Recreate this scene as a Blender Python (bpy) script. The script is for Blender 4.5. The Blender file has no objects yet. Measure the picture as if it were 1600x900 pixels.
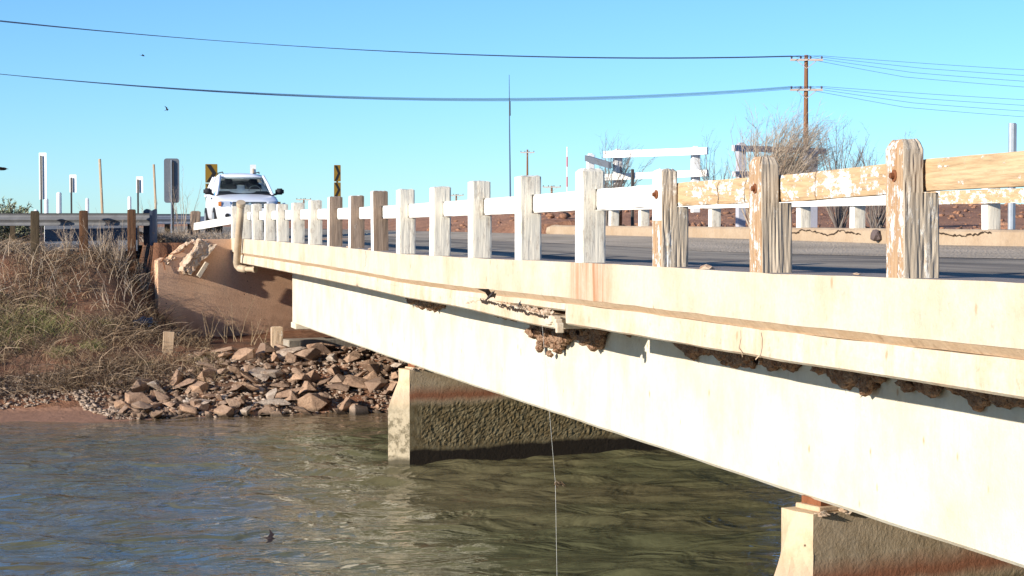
import bpy, bmesh, math, random
import numpy as np
from mathutils import Vector, Matrix, noise
R = math.radians
rng = random.Random(7)
nr = np.random.RandomState(11)
S = bpy.context.scene
COL = S.collection

# ------------------------------------------------------------------ camera
cam_d = bpy.data.cameras.new('camera'); cam = bpy.data.objects.new('camera', cam_d); COL.objects.link(cam)
cam_d.sensor_width = 36; cam_d.lens = 67.5; cam_d.clip_start = 0.1; cam_d.clip_end = 9000
cam.location = (-4.84, 0, 0.37)
cam.rotation_euler = (R(90 - 1.9664), 0, -R(14.0722))
S.camera = cam
# ------------------------------------------------------------------ light
SUN_EL = R(16.7); SUN_B = R(24.0)            # sun stands to the left (-X) and a little behind the camera (-Y)
sdir = Vector((-math.cos(SUN_B) * math.cos(SUN_EL), -math.sin(SUN_B) * math.cos(SUN_EL), math.sin(SUN_EL)))
sun_d = bpy.data.lights.new('sun', 'SUN'); sun = bpy.data.objects.new('sun', sun_d); COL.objects.link(sun)
sun_d.energy = 4.7; sun_d.angle = R(0.53); sun_d.color = (1.0, 0.92, 0.80)
sun.rotation_euler = sdir.to_track_quat('Z', 'Y').to_euler()
w = bpy.data.worlds.new('World'); S.world = w; w.use_nodes = True
wn = w.node_tree; wn.nodes.clear()
wo = wn.nodes.new('ShaderNodeOutputWorld'); bg = wn.nodes.new('ShaderNodeBackground'); sk = wn.nodes.new('ShaderNodeTexSky')
sk.sky_type = 'NISHITA'; sk.sun_disc = False; sk.sun_elevation = SUN_EL
sk.sun_rotation = math.atan2(sdir.x, sdir.y)
sk.altitude = 1500; sk.air_density = 1.0; sk.dust_density = 0.15; sk.ozone_density = 3.0
bg.inputs['Strength'].default_value = 0.112
tint = wn.nodes.new('ShaderNodeMix'); tint.data_type = 'RGBA'; tint.blend_type = 'MULTIPLY'; tint.inputs[0].default_value = 1.0
gm = wn.nodes.new('ShaderNodeGamma'); gm.inputs['Gamma'].default_value = 1.0
wn.links.new(sk.outputs[0], gm.inputs[0]); wn.links.new(gm.outputs[0], tint.inputs[6]); tint.inputs[7].default_value = (.51, .76, 1.02, 1)
wn.links.new(tint.outputs[2], bg.inputs['Color']); wn.links.new(bg.outputs[0], wo.inputs[0])
S.view_settings.view_transform = 'Standard'; S.view_settings.look = 'None'
S.view_settings.exposure = 0.8; S.view_settings.gamma = 1

# ------------------------------------------------------------------ helpers
def wloc(o):
    v = Vector((0, 0, 0))
    while o is not None:
        v = v + Vector(o.location); o = o.parent
    return v
def link(name, me, parent=None, loc=None):
    o = bpy.data.objects.new(name, me); COL.objects.link(o)
    if loc is not None: o.location = loc
    if parent is not None: o.parent = parent
    return o
def thing(name, loc, label, cat, group=None):
    o = link(name, None, None, loc); o.empty_display_size = .1
    tag(o, label, cat, group); return o
def tag(o, label=None, cat=None, group=None, kind=None):
    if label: o['label'] = label
    if cat: o['category'] = cat
    if group: o['group'] = group
    if kind: o['kind'] = kind
    return o
class MB:
    """collects faces in world coordinates"""
    def __init__(s): s.v = []; s.f = []; s.m = []
    def add(s, vs, fs, mi=0):
        n = len(s.v); s.v.extend([tuple(v) for v in vs]); s.f.extend([tuple(i + n for i in f) for f in fs]); s.m.extend([mi] * len(fs)); return s
    def box(s, a, b, mi=0, rot=None, c=None, taper=0):
        x0, y0, z0 = a; x1, y1, z1 = b
        vs = [Vector(p) for p in ((x0, y0, z0), (x1, y0, z0), (x1, y1, z0), (x0, y1, z0), (x0, y0, z1), (x1, y0, z1), (x1, y1, z1), (x0, y1, z1))]
        if taper:
            cx, cy = (x0 + x1) / 2, (y0 + y1) / 2
            for v in vs[4:]: v.x = cx + (v.x - cx) * (1 - taper); v.y = cy + (v.y - cy) * (1 - taper)
        if rot is not None:
            c = Vector(c) if c is not None else Vector(((x0 + x1) / 2, (y0 + y1) / 2, (z0 + z1) / 2))
            vs = [rot @ (v - c) + c for v in vs]
        return s.add(vs, [(0, 3, 2, 1), (4, 5, 6, 7), (0, 1, 5, 4), (1, 2, 6, 5), (2, 3, 7, 6), (3, 0, 4, 7)], mi)
    def tube(s, pts, r, n=6, mi=0, cap=True):
        pts = [Vector(p) for p in pts]; rs = r if isinstance(r, (list, tuple)) else [r] * len(pts)
        base = len(s.v); ref = None
        for i, p in enumerate(pts):
            t = (pts[min(i + 1, len(pts) - 1)] - pts[max(i - 1, 0)])
            if t.length < 1e-9: t = Vector((0, 0, 1))
            t.normalize()
            if ref is None: ref = t.orthogonal().normalized()
            u = (ref - t * ref.dot(t)); u = u.normalized() if u.length > 1e-6 else t.orthogonal().normalized(); ref = u
            vv = t.cross(u)
            for k in range(n):
                a = 2 * math.pi * k / n
                s.v.append(tuple(p + (u * math.cos(a) + vv * math.sin(a)) * rs[i]))
        for i in range(len(pts) - 1):
            for k in range(n):
                a = base + i * n + k; b = base + i * n + (k + 1) % n
                s.f.append((a, b, b + n, a + n)); s.m.append(mi)
        if cap and n > 2:
            s.f.append(tuple(base + k for k in reversed(range(n)))); s.m.append(mi)
            e = base + (len(pts) - 1) * n; s.f.append(tuple(e + k for k in range(n))); s.m.append(mi)
        return s
    def extr(s, poly, A, B, mi=0):
        """prism: same polygon of 3D points moved from A to B"""
        n = len(poly); A = Vector(A); B = Vector(B)
        vs = [Vector(p) + A for p in poly] + [Vector(p) + B for p in poly]
        fs = [(i, (i + 1) % n, (i + 1) % n + n, i + n) for i in range(n)] + [tuple(reversed(range(n))), tuple(range(n, 2 * n))]
        return s.add(vs, fs, mi)
    def build(s, name, mats, parent=None, smooth=False, fixn=True, bevel=0):
        off = wloc(parent)
        me = bpy.data.meshes.new(name)
        me.from_pydata([(v[0] - off.x, v[1] - off.y, v[2] - off.z) for v in s.v], [], s.f)
        mats = mats if isinstance(mats, (list, tuple)) else [mats]
        for m in mats: me.materials.append(m)
        if len(mats) > 1: me.polygons.foreach_set('material_index', s.m)
        if fixn or bevel:
            bm = bmesh.new(); bm.from_mesh(me)
            bmesh.ops.recalc_face_normals(bm, faces=bm.faces)
            if bevel: bmesh.ops.bevel(bm, geom=[e for e in bm.edges if e.is_manifold and e.calc_face_angle(0) > .5], offset=bevel, segments=1, affect='EDGES')
            bm.to_mesh(me); bm.free()
        if smooth: me.polygons.foreach_set('use_smooth', [True] * len(me.polygons))
        me.update()
        return link(name, me, parent)
def npmesh(name, V, F, mats, parent=None, smooth=False):
    """V (n,3) F (m,4) or (m,3) numpy"""
    me = bpy.data.meshes.new(name); n = len(V); m, k = F.shape
    me.vertices.add(n); me.vertices.foreach_set('co', np.asarray(V, dtype=np.float32).ravel())
    me.loops.add(m * k); me.loops.foreach_set('vertex_index', F.astype(np.int32).ravel())
    me.polygons.add(m); me.polygons.foreach_set('loop_start', np.arange(0, m * k, k, dtype=np.int32)); me.polygons.foreach_set('loop_total', np.full(m, k, dtype=np.int32))
    if smooth: me.polygons.foreach_set('use_smooth', np.ones(m, dtype=bool))
    for q in (mats if isinstance(mats, (list, tuple)) else [mats]): me.materials.append(q)
    me.update(); me.validate()
    return link(name, me, parent)
def gridmesh(name, xs, ys, fn, mat, smooth=True):
    X, Y = np.meshgrid(np.asarray(xs), np.asarray(ys)); Z = fn(X, Y)
    V = np.stack([X.ravel(), Y.ravel(), Z.ravel()], 1)
    a, b = len(xs), len(ys)
    i = (np.arange(b - 1)[:, None] * a + np.arange(a - 1)[None, :]).ravel()
    F = np.stack([i, i + 1, i + 1 + a, i + a], 1)
    return npmesh(name, V, F, mat, None, smooth)
def interp(tab, x):
    return float(np.interp(x, [t[0] for t in tab], [t[1] for t in tab]))
def nz(x, y, z, s=1.0): return noise.noise(Vector((x * s, y * s, z * s)))

# ------------------------------------------------------------------ materials
class M_:
    def __init__(s, name, base=(.5, .5, .5), rough=.8, spec=.3, metal=0):
        s.m = bpy.data.materials.new(name); s.m.use_nodes = True; s.t = s.m.node_tree
        s.b = s.t.nodes['Principled BSDF']; s.b.inputs['Base Color'].default_value = (*base, 1)
        s.b.inputs['Roughness'].default_value = rough; s.b.inputs['Specular IOR Level'].default_value = spec; s.b.inputs['Metallic'].default_value = metal
        s.c = None; s.h = None; s.base = base
    def n(s, t, **k):
        q = s.t.nodes.new('ShaderNode' + t)
        for a, v in k.items(): setattr(q, a, v)
        return q
    def L(s, a, b): s.t.links.new(a, b)
    def pos(s, scale=(1, 1, 1), obj=False, rot=(0, 0, 0)):
        src = s.n('TexCoord').outputs['Object'] if obj else s.n('NewGeometry').outputs['Position']
        mp = s.n('Mapping'); mp.inputs['Scale'].default_value = scale; mp.inputs['Rotation'].default_value = rot
        s.L(src, mp.inputs['Vector']); return mp.outputs[0]
    def noise(s, scale=1, detail=4, rough=.6, vs=(1, 1, 1), obj=False, dist=0):
        q = s.n('TexNoise'); q.inputs['Scale'].default_value = scale; q.inputs['Detail'].default_value = detail
        q.inputs['Roughness'].default_value = rough; q.inputs['Distortion'].default_value = dist
        s.L(s.pos(vs, obj), q.inputs['Vector']); return q.outputs['Fac']
    def voro(s, scale=1, vs=(1, 1, 1), obj=False, feature='F1', out='Distance'):
        q = s.n('TexVoronoi'); q.feature = feature; q.inputs['Scale'].default_value = scale
        s.L(s.pos(vs, obj), q.inputs['Vector']); return q.outputs[out]
    def ramp(s, x, a, b, lo=0, hi=1):
        q = s.n('MapRange'); q.clamp = True
        q.inputs[1].default_value = a; q.inputs[2].default_value = b; q.inputs[3].default_value = lo; q.inputs[4].default_value = hi
        s.L(x, q.inputs[0]); return q.outputs[0]
    def math(s, op, a, b=0.0):
        q = s.n('Math', operation=op)
        for i, v in enumerate((a, b)):
            if isinstance(v, (int, float)): q.inputs[i].default_value = v
            else: s.L(v, q.inputs[i])
        return q.outputs[0]
    def mix(s, fac, col, col0=None, mode='MIX'):
        q = s.n('Mix', data_type='RGBA', blend_type=mode)
        if isinstance(fac, (int, float)): q.inputs[0].default_value = fac
        else: s.L(fac, q.inputs[0])
        a = col0 if col0 is not None else s.c
        if a is None: q.inputs[6].default_value = (*s.base, 1)
        elif isinstance(a, tuple): q.inputs[6].default_value = (*a, 1)
        else: s.L(a, q.inputs[6])
        if isinstance(col, tuple): q.inputs[7].default_value = (*col, 1)
        else: s.L(col, q.inputs[7])
        if col0 is None: s.c = q.outputs[2]
        return q.outputs[2]
    def bump(s, h, dist=.01, strength=1):
        q = s.n('Bump'); q.inputs['Distance'].default_value = dist; q.inputs['Strength'].default_value = strength
        s.L(h, q.inputs['Height'])
        if s.h is not None: s.L(s.h, q.inputs['Normal'])
        s.h = q.outputs[0]
    def zc(s):
        q = s.n('SeparateXYZ'); s.L(s.n('NewGeometry').outputs['Position'], q.inputs[0]); return q.outputs
    def done(s):
        if s.c is not None: s.L(s.c, s.b.inputs['Base Color'])
        if s.h is not None: s.L(s.h, s.b.inputs['Normal'])
        return s.m

def m_concrete(name, base, dirt, dark, streak=.5, spots=True, rust=None):
    m = M_(name, base, .85, .2)
    m.mix(m.ramp(m.noise(1.1, 5, .65), .42, .72), dirt)
    m.mix(m.ramp(m.noise(3.0, 5, .7, (1, 1.6, .10)), .52, .80, 0, streak), dirt)
    m.mix(m.ramp(m.noise(24, 3, .6), .35, .75, 0, .25), dark); m.mix(m.ramp(m.noise(5, 6, .75), .60, .68, 0, .45), dark)
    if spots:
        m.mix(m.ramp(m.math('MULTIPLY', m.ramp(m.voro(7, (1, 1, .55)), .0, .20, 1, 0), m.ramp(m.noise(2.2, 2), .50, .58)), .15, .6, 0, .8), (.40, .26, .15))
        m.mix(m.ramp(m.math('MULTIPLY', m.ramp(m.voro(17), .0, .10, 1, 0), m.ramp(m.noise(3.2, 2), .5, .6)), .2, .7), dark)
    if rust:
        z = m.zc(); y0, y1 = rust
        a = m.math('MULTIPLY', m.ramp(z[1], y0 - .1, y0 + .1), m.ramp(z[1], y1 - .1, y1 + .1, 1, 0))
        m.mix(m.math('MULTIPLY', a, m.ramp(m.noise(5, 4, .6, (1, 1.6, .12)), .40, .62, .15, .9)), (.36, .17, .08))
    m.bump(m.noise(40, 4, .7), .004); m.bump(m.noise(6, 4, .6), .012)
    return m.done()
cr = (.58, .51, .40); crd = (.50, .37, .24)
MAT = {}
MAT['fascia'] = m_concrete('cream_concrete', cr, crd, (.30, .25, .19), .45, rust=(15.85, 17.05))
MAT['lip'] = m_concrete('cream_concrete_lip', (.61, .545, .43), (.50, .345, .21), (.33, .21, .13), .9)
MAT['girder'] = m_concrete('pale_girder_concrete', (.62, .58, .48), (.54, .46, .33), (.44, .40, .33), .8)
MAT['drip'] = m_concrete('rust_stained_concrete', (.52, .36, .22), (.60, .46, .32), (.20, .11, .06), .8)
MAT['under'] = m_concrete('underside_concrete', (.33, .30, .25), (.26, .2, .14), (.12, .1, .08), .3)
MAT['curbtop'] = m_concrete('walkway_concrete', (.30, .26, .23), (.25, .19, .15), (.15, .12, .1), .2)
MAT['farcurb'] = m_concrete('far_curb_concrete', (.42, .32, .22), (.34, .24, .15), (.2, .14, .1), .2)
MAT['wing'] = None
m = M_('red_brown_wall_concrete', (.70, .44, .28), .9, .15)
m.mix(m.ramp(m.noise(.9, 4, .6), .4, .7), (.58, .34, .21))
m.mix(m.ramp(m.noise(2.5, 5, .7, (1, 1, .25)), .5, .8, 0, .6), (.50, .36, .25))
z = m.zc()
m.mix(m.math('MULTIPLY', m.ramp(z[2], -2.9, -1.7, 1, 0), m.ramp(m.noise(4, 4), .4, .6)), (.22, .12, .075))
m.mix(m.ramp(m.math('MULTIPLY', m.ramp(m.voro(6.0), 0, .16, 1, 0), m.ramp(m.noise(1.4, 2), .47, .58)), .25, .55), (.06, .035, .025))
m.mix(m.ramp(m.noise(30, 3), .4, .8, 0, .3), (.2, .11, .07))
m.bump(m.noise(30, 4, .7), .006); MAT['wing'] = m.done()
m = M_('broken_concrete', (.52, .42, .32), .95, .1)
m.mix(m.ramp(m.noise(9, 5, .7), .4, .65), (.42, .26, .16)); m.mix(m.ramp(m.voro(14), 0, .3, .5, 0), (.6, .5, .4)); m.bump(m.noise(20, 5, .7), .03); MAT['rubble'] = m.done()
def m_pier(name, nose):
    m = M_(name, (.54, .42, .28), .9, .2)
    m.mix(m.ramp(m.noise(5, 5, .65), .4, .7), (.42, .31, .19))
    m.mix(m.ramp(m.math('MULTIPLY', m.ramp(m.voro(9), 0, .14, 1, 0), m.ramp(m.noise(2, 2), .5, .6)), .2, .6), (.12, .08, .05))
    z = m.zc()[2]; zz = m.math('ADD', z, m.ramp(m.noise(1.6, 3, .6, (1, 1, .1)), 0, 1, -.10, .10))
    m.mix(m.math('MULTIPLY', m.ramp(zz, -2.20, -2.36), m.ramp(zz, -2.50, -2.40)), (.36, .155, .085) if not nose else (.50, .37, .26))
    if nose:
        m.mix(m.ramp(zz, -2.40, -2.6, 0, .8), (.44, .38, .27))
        m.mix(m.math('MULTIPLY', m.ramp(zz, -2.5, -2.8), m.ramp(m.noise(11, 5, .7), .46, .6)), (.18, .15, .095))
        m.mix(m.ramp(zz, -3.34, -3.42), (.10, .085, .055))
    else:
        m.mix(m.ramp(zz, -2.46, -2.56), (.17, .125, .062))
        m.mix(m.math('MULTIPLY', m.ramp(zz, -2.5, -2.6), m.ramp(m.noise(8, 5, .7), .42, .62)), (.26, .21, .12))
        m.mix(m.ramp(zz, -3.22, -3.27), (.03, .022, .015))
    m.bump(m.noise(26, 5, .7), .006); m.bump(m.noise(8, 3, .6), .006)
    return m.done()
MAT['pier'] = m_pier('pier_side_concrete', False); MAT['nose'] = m_pier('pier_nose_concrete', True)

def m_wood(name, paint, wood, grey, along='z', thr=.5, paintc=(.78, .76, .71), contrast=.055):
    m = M_(name, wood, .85, .2)
    vs = (1, 1, .06) if along == 'z' else (1, .06, 1)
    m.mix(m.ramp(m.noise(9, 4, .6, vs), .35, .7), grey)
    m.mix(m.ramp(m.noise(60, 5, .7, vs), .42, .75, 0, .75), (wood[0] * .35, wood[1] * .32, wood[2] * .3))
    p = m.math('ADD', m.noise(9, 7, .78, (1, 1, .45) if along == 'z' else (1, .5, 1)), m.ramp(m.noise(60, 3, .6, vs), 0, 1, -.10, .10))
    q = m.ramp(p, thr, thr + contrast); m.mix(q, paintc)
    m.mix(m.ramp(m.noise(45, 4, .7, vs), .62, .78, 0, .35), (.35, .28, .2))
    m.bump(m.noise(55, 4, .7, vs), .006); m.bump(q, .002)
    return m.done()
wood_o = (.40, .225, .11); wood_t = (.50, .34, .19); wood_g = (.30, .23, .16)
MAT['wood_orange'] = m_wood('orange_weathered_wood', 1, wood_o, (.48, .37, .25), 'z', .515)
MAT['wood_grey'] = m_wood('grooved_weathered_wood', 1, (.40, .33, .25), (.50, .42, .32), 'z', .55, (.66, .62, .55), .1)
MAT['wood_brown'] = m_wood('bare_brown_wood', 1, (.24, .17, .12), (.33, .25, .19), 'z', .64, (.6, .56, .5))
MAT['post_white'] = m_wood('white_painted_post', 1, wood_g, (.4, .33, .26), 'z', .33, (.74, .72, .68))
MAT['post_white_worn_shade'] = m_wood('worn_shaded_white_post', 1, wood_g, (.4, .33, .26), 'z', .27, (.64, .59, .49), .22)  # thin worn paint, dulled so the colour carries the end faces' shade
MAT['rail_tan'] = m_wood('tan_rail_wood', 1, wood_t, (.58, .42, .26), 'y', .60)
MAT['rail_tan_worn'] = m_wood('tan_rail_patchy_paint', 1, wood_t, (.56, .38, .22), 'y', .51)
MAT['rail_white'] = m_wood('white_painted_rail', 1, wood_g, (.45, .33, .2), 'y', .27)
MAT['old_post'] = m_wood('creosote_post', 1, (.07, .05, .03), (.11, .08, .045), 'z', .8)
MAT['rust_post'] = m_wood('rust_brown_post', 1, (.14, .065, .03), (.07, .045, .03), 'z', .8)
MAT['pole_wood'] = m_wood('brown_pole_wood', 1, (.26, .12, .055), (.18, .09, .05), 'z', .8)
MAT['pale_wood'] = m_wood('pale_wood', 1, (.52, .40, .27), (.44, .30, .19), 'z', .6)

def m_plain(name, base, rough=.6, spec=.4, metal=0, var=.25, sc=12):
    m = M_(name, base, rough, spec, metal)
    m.mix(m.ramp(m.noise(sc, 4, .6, obj=True), .35, .7, 0, var), tuple(c * .5 for c in base)); return m.done()
MAT['white'] = m_plain('white_paint', (.80, .80, .78), .5, .4, 0, .12)
MAT['galv'] = m_plain('galvanised_steel', (.46, .48, .50), .45, .5, .6, .4, 6)
MAT['sign_back'] = m_plain('sign_back_aluminium', (.16, .17, .19), .5, .4, .2, .3)
MAT['navy'] = m_plain('dark_blue_grey_metal', (.07, .085, .12), .5, .4, .2, .4)
MAT['black'] = m_plain('black_rubber', (.015, .015, .017), .7, .3)
MAT['dark_post'] = m_plain('dark_steel_post', (.06, .05, .045), .6, .3)
MAT['rusty'] = m_plain('rusted_metal', (.24, .09, .04), .8, .2, .2, .6, 20)
MAT['wire'] = m_plain('dark_blue_wire', (.07, .11, .19), .5, .3)
MAT['insul'] = m_plain('insulator_ceramic', (.10, .08, .1), .3, .5)
MAT['arm_wood'] = m_plain('crossarm_wood', (.50, .42, .36), .8, .2)
MAT['yellow'] = m_plain('sign_yellow', (.27, .155, .015), .5, .4, 0, .15)
MAT['sign_black'] = m_plain('sign_black', (.02, .018, .015), .5, .4)
MAT['pipe'] = m_plain('tan_drain_pipe', (.50, .39, .27), .6, .3, 0, .5, 8)
MAT['mud'] = None
m = M_('mud_nest', (.30, .19, .125), .95, .1); m.mix(m.ramp(m.voro(45), 0, .5, .7, 0), (.40, .27, .19)); m.mix(m.ramp(m.noise(14, 4), .45, .65), (.19, .10, .06)); m.bump(m.voro(45), .02); m.bump(m.noise(60, 3), .01); MAT['mud'] = m.done()
MAT['hole'] = M_('dark_hole', (.02, .012, .01), 1, 0).done()
m = M_('crack_dark', (.05, .035, .025), 1, 0); MAT['crack'] = m.done()

def m_rock(name, a, b, c):
    m = M_(name, a, .9, .2)
    oi = m.n('ObjectInfo').outputs['Random']
    m.mix(m.ramp(oi, .2, .8), b); m.mix(m.ramp(oi, .82, .86, 0, .8), (.50, .42, .34)); m.mix(m.ramp(oi, .10, .14, .7, 0), (.17, .12, .09)); m.mix(m.ramp(m.noise(6, 5, .7), .45, .65, 0, .7), c)
    m.mix(m.ramp(m.noise(40, 4, .7), .5, .75, 0, .5), (.10, .07, .05))
    zz = m.zc()[2]; m.mix(m.ramp(zz, -3.38, -3.46, 0, .85), (.05, .04, .028))
    m.bump(m.noise(18, 5, .7), .03); return m.done()
MAT['rock'] = m_rock('riprap_stone', (.44, .28, .18), (.31, .215, .15), (.20, .12, .08))
m = M_('pebbles', (.36, .27, .20), .9, .2)
gi = m.n('NewGeometry').outputs['Random Per Island']
m.mix(m.ramp(gi, 0, 1, 0, 1), (.22, .165, .125)); m.mix(m.ramp(gi, .85, .9, 0, .8), (.46, .38, .31)); m.bump(m.noise(40, 3), .01); MAT['pebble'] = m.done()

m = M_('bank_soil', (.22, .105, .06), .95, .1)
m.mix(m.ramp(m.noise(.7, 5, .65), .42, .62), (.14, .085, .055)); m.mix(m.ramp(m.noise(2.5, 5, .7), .5, .7, 0, .8), (.30, .17, .10))
z = m.zc(); m.mix(m.ramp(z[2], -3.34, -3.40), (.24, .125, .075)); m.mix(m.ramp(z[2], -3.455, -3.475), (.11, .06, .038))
m.mix(m.math('MULTIPLY', m.ramp(z[1], 60, 120), .75), (.27, .16, .10))
m.bump(m.noise(3, 6, .7), .12); m.bump(m.noise(25, 4, .7), .02); MAT['soil'] = m.done()
m = M_('red_soil', (.42, .22, .135), .95, .1)
m.mix(m.ramp(m.noise(.5, 5, .65), .42, .6), (.31, .16, .10)); m.mix(m.ramp(m.noise(2.0, 5, .7), .5, .7, 0, .6), (.42, .25, .16)); m.bump(m.noise(1.5, 6, .7), .25); m.bump(m.noise(9, 6, .7), .06); MAT['redsoil'] = m.done()
m = M_('sand', (.30, .165, .105), .9, .15); m.mix(m.ramp(m.noise(3, 4), .4, .7), (.24, .13, .08)); m.bump(m.noise(8, 5), .03); MAT['sand'] = m.done()

m = M_('road_asphalt', (.38, .325, .25), .95, .02)
m.mix(m.ramp(m.noise(1.6, 5, .65, (1, .08, 1)), .42, .62, 0, .9), (.12, .108, .095))  # long dark bands: shadow across the road painted into the asphalt colour
m.mix(m.ramp(m.noise(50, 3, .7), .45, .7, 0, .6), (.2, .185, .17))
m.mix(m.ramp(m.noise(.5, 3, .6, (1, .3, 1)), .5, .65, 0, .4), (.32, .27, .22)); m.bump(m.noise(60, 3), .006); MAT['asphalt'] = m.done()
m = M_('gravel_shoulder', (.52, .43, .32), .95, .03)
m.mix(m.ramp(m.voro(26), 0, .6, .7, 0), (.40, .34, .28)); m.mix(m.ramp(m.noise(1.2, 4, .6, (1, .2, 1)), .4, .65, 0, .8), (.34, .28, .21)); m.bump(m.voro(26), .02); MAT['gravel'] = m.done()

m = M_('muddy_river_water', (.100, .100, .052), .06, .5)
m.b.inputs['IOR'].default_value = 1.33
m.mix(m.ramp(m.noise(.16, 4, .6, (1, 1.6, 1)), .40, .62), (.122, .106, .058))
zz = m.zc(); m.mix(m.math('MULTIPLY', m.ramp(zz[1], 34.5, 38.2), .75), (.19, .12, .07))
m.bump(m.noise(.75, 3, .55, (1, 1.7, 1), dist=1.2), .13); m.bump(m.noise(2.6, 3, .55, (1, 1.9, 1), dist=.8), .022); m.bump(m.noise(10, 3, .55, (1, 1.8, 1), dist=.4), .006); MAT['water'] = m.done()

def m_leaf(name, cols, rough=.8, trans=.15):
    m = M_(name, cols[0], rough, .15)
    gi = m.n('NewGeometry').outputs['Random Per Island']
    for i, c in enumerate(cols[1:]):
        a = (i + 1) / len(cols); m.mix(m.ramp(gi, a - .02, a + .02), c)
    return m.done()
MAT['straw'] = m_leaf('dry_straw', [(.25, .17, .10), (.33, .24, .145), (.15, .095, .055), (.40, .30, .19), (.08, .05, .033), (.12, .07, .042)])
MAT['twig'] = m_leaf('dry_twig', [(.20, .135, .085), (.34, .25, .17), (.10, .065, .04), (.07, .05, .035)])
MAT['twig_pale'] = m_leaf('pale_twig', [(.42, .33, .24), (.30, .22, .16), (.50, .41, .31)])
MAT['twig_grey'] = m_leaf('grey_twig', [(.20, .17, .15), (.27, .22, .18), (.14, .11, .10)])
MAT['green'] = m_leaf('green_grass', [(.10, .12, .035), (.17, .17, .06), (.26, .22, .10), (.33, .26, .14)])
MAT['olive'] = m_leaf('grey_green_leaves', [(.13, .15, .08), (.20, .22, .13), (.28, .28, .19)])
MAT['ridge'] = m_plain('hazy_far_ridge', (.16, .19, .23), .9, .1, 0, .3, .01)  # bluish distance haze is mixed into the ridge colour
MAT['bird'] = m_plain('swallow_plumage', (.03, .02, .02), .6, .3)
MAT['line'] = m_plain('fishing_line', (.7, .7, .66), .3, .6)
# car
MAT['car_paint'] = m_plain('white_car_paint', (.78, .79, .82), .22, .6, 0, .05)
MAT['glass'] = M_('tinted_glass', (.55, .65, .62), .03, .5).done()
MAT['glass'].node_tree.nodes['Principled BSDF'].inputs['Transmission Weight'].default_value = 1.0
MAT['glass'].node_tree.nodes['Principled BSDF'].inputs['IOR'].default_value = 1.15
MAT['interior'] = m_plain('dark_interior', (.03, .03, .035), .8, .2)
MAT['lamp'] = m_plain('headlight_lens', (.55, .60, .66), .15, .7, .3)
MAT['chrome'] = m_plain('bright_trim', (.7, .72, .75), .2, .7, .8, .1)
MAT['orange'] = m_plain('amber_lens', (.7, .22, .03), .3, .5)

# ------------------------------------------------------------------ terrain
def fbm2(X, Y, sc, seed=0, oct=4):
    r = np.random.RandomState(seed); Z = np.zeros_like(X, dtype=float); amp = 1.0; tot = 0
    for o in range(oct):
        for k in range(4):
            a = r.uniform(0, 2 * math.pi); ph = r.uniform(0, 6.28); f = sc * (1.9 ** o) * r.uniform(.7, 1.3)
            ph2 = r.uniform(0, 6.28); b = a + 1.3
            Z += amp * np.sin((X * math.cos(a) + Y * math.sin(a)) * f + ph + 1.5 * np.sin((X * math.cos(b) + Y * math.sin(b)) * f * .6 + ph2)) * .25
        tot += amp; amp *= .52
    return Z / tot
def sstep(a, b, x):
    t = np.clip((x - a) / (b - a), 0, 1); return t * t * (3 - 2 * t)
WATER = -3.49
PA = [(-30, -5), (-1.5, -4.2), (0, -3.50), (1.6, -3.41), (2.2, -3.15), (3.2, -2.85), (6.2, -2.12), (8.6, -1.38), (9.7, -.60), (10.8, -.40), (13, -.36), (60, -.5)]
PB = [(-30, -5), (-1.5, -4.3), (0, -3.50), (1, -3.22), (3.3, -2.60), (4.2, -2.50), (9.5, -2.47), (9.9, -2.4), (60, -2.4)]
PC = [(-30, -5), (-1.5, -4.2), (0, -3.50), (3, -1.6), (5, -.2), (7, .1), (25, .3), (60, .5)]
def pint(tab, u): return np.interp(u, [t[0] for t in tab], [t[1] for t in tab])
def terrain(X, Y):
    X = np.asarray(X, float); Y = np.asarray(Y, float)
    sh = 38.15 + .25 * np.sin(X * .7 + 1) + .12 * np.sin(X * 2.1) + np.where(X < -3, (-3 - X) * -.03, 0)
    u = Y - sh
    rough = fbm2(X, Y, 1.6, 3, 5) * .22 * sstep(2.0, 3.4, u)
    za = pint(PA, u) + rough * (1 - sstep(9.5, 11, u) * .7); zb = pint(PB, u) + rough * .35; zc_ = pint(PC, u)
    wB = sstep(-3.2, -.7, X); z1 = za * (1 - wB) + zb * wB
    wally = 48 + .26 * (X - .1) / .966
    beh = (Y > wally + .31) & (X > -2.0)
    z1 = np.where(beh, -.14, z1)
    wC = sstep(9.2, 9.8, X); z = z1 * (1 - wC) + zc_ * wC
    # flat land and low red berms further back
    far = sstep(52, 60, Y)
    base = -.32 + .5 * sstep(6, 14, X)
    z = np.where(Y > 50, z * (1 - far) + base * far, z)
    bend = 12 * sstep(60, 130, Y)   # berm keeps off the road
    berm = sstep(9.5, 13, X - 0 * bend) * sstep(52, 72, Y) * (1 - sstep(130, 200, Y)) * (1.0 + .45 * fbm2(X, Y, .16, 9, 4))
    berm = berm * sstep(8.0, 18.0, X - 0.02 * Y)
    z = z + berm * 1.0
    far2 = sstep(200, 500, Y); z = z * (1 - far2) + (-.6) * far2
    # near bank behind the camera
    nb = 1 - sstep(.5, 5.5, Y)
    z = z * (1 - nb) + (-1.3) * nb
    mound = .55 * np.exp(-(((X - 8.8) / 1.6) ** 2 + ((Y - 52.5) / 4.0) ** 2)); z = z + mound * (Y > 48)
    # beneath the road
    road = (X > .2) & (X < 8.3) & (Y > 48.5) & (Y < 160)
    z = np.where(road, np.minimum(z, -.14), z)
    return z
def T(x, y): return float(terrain(np.array([x]), np.array([y]))[0])
xs = np.concatenate([-np.geomspace(600, 12, 26), np.arange(-11.5, 7, .16), np.arange(7, 30, .5), np.geomspace(31, 900, 34)])
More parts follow.
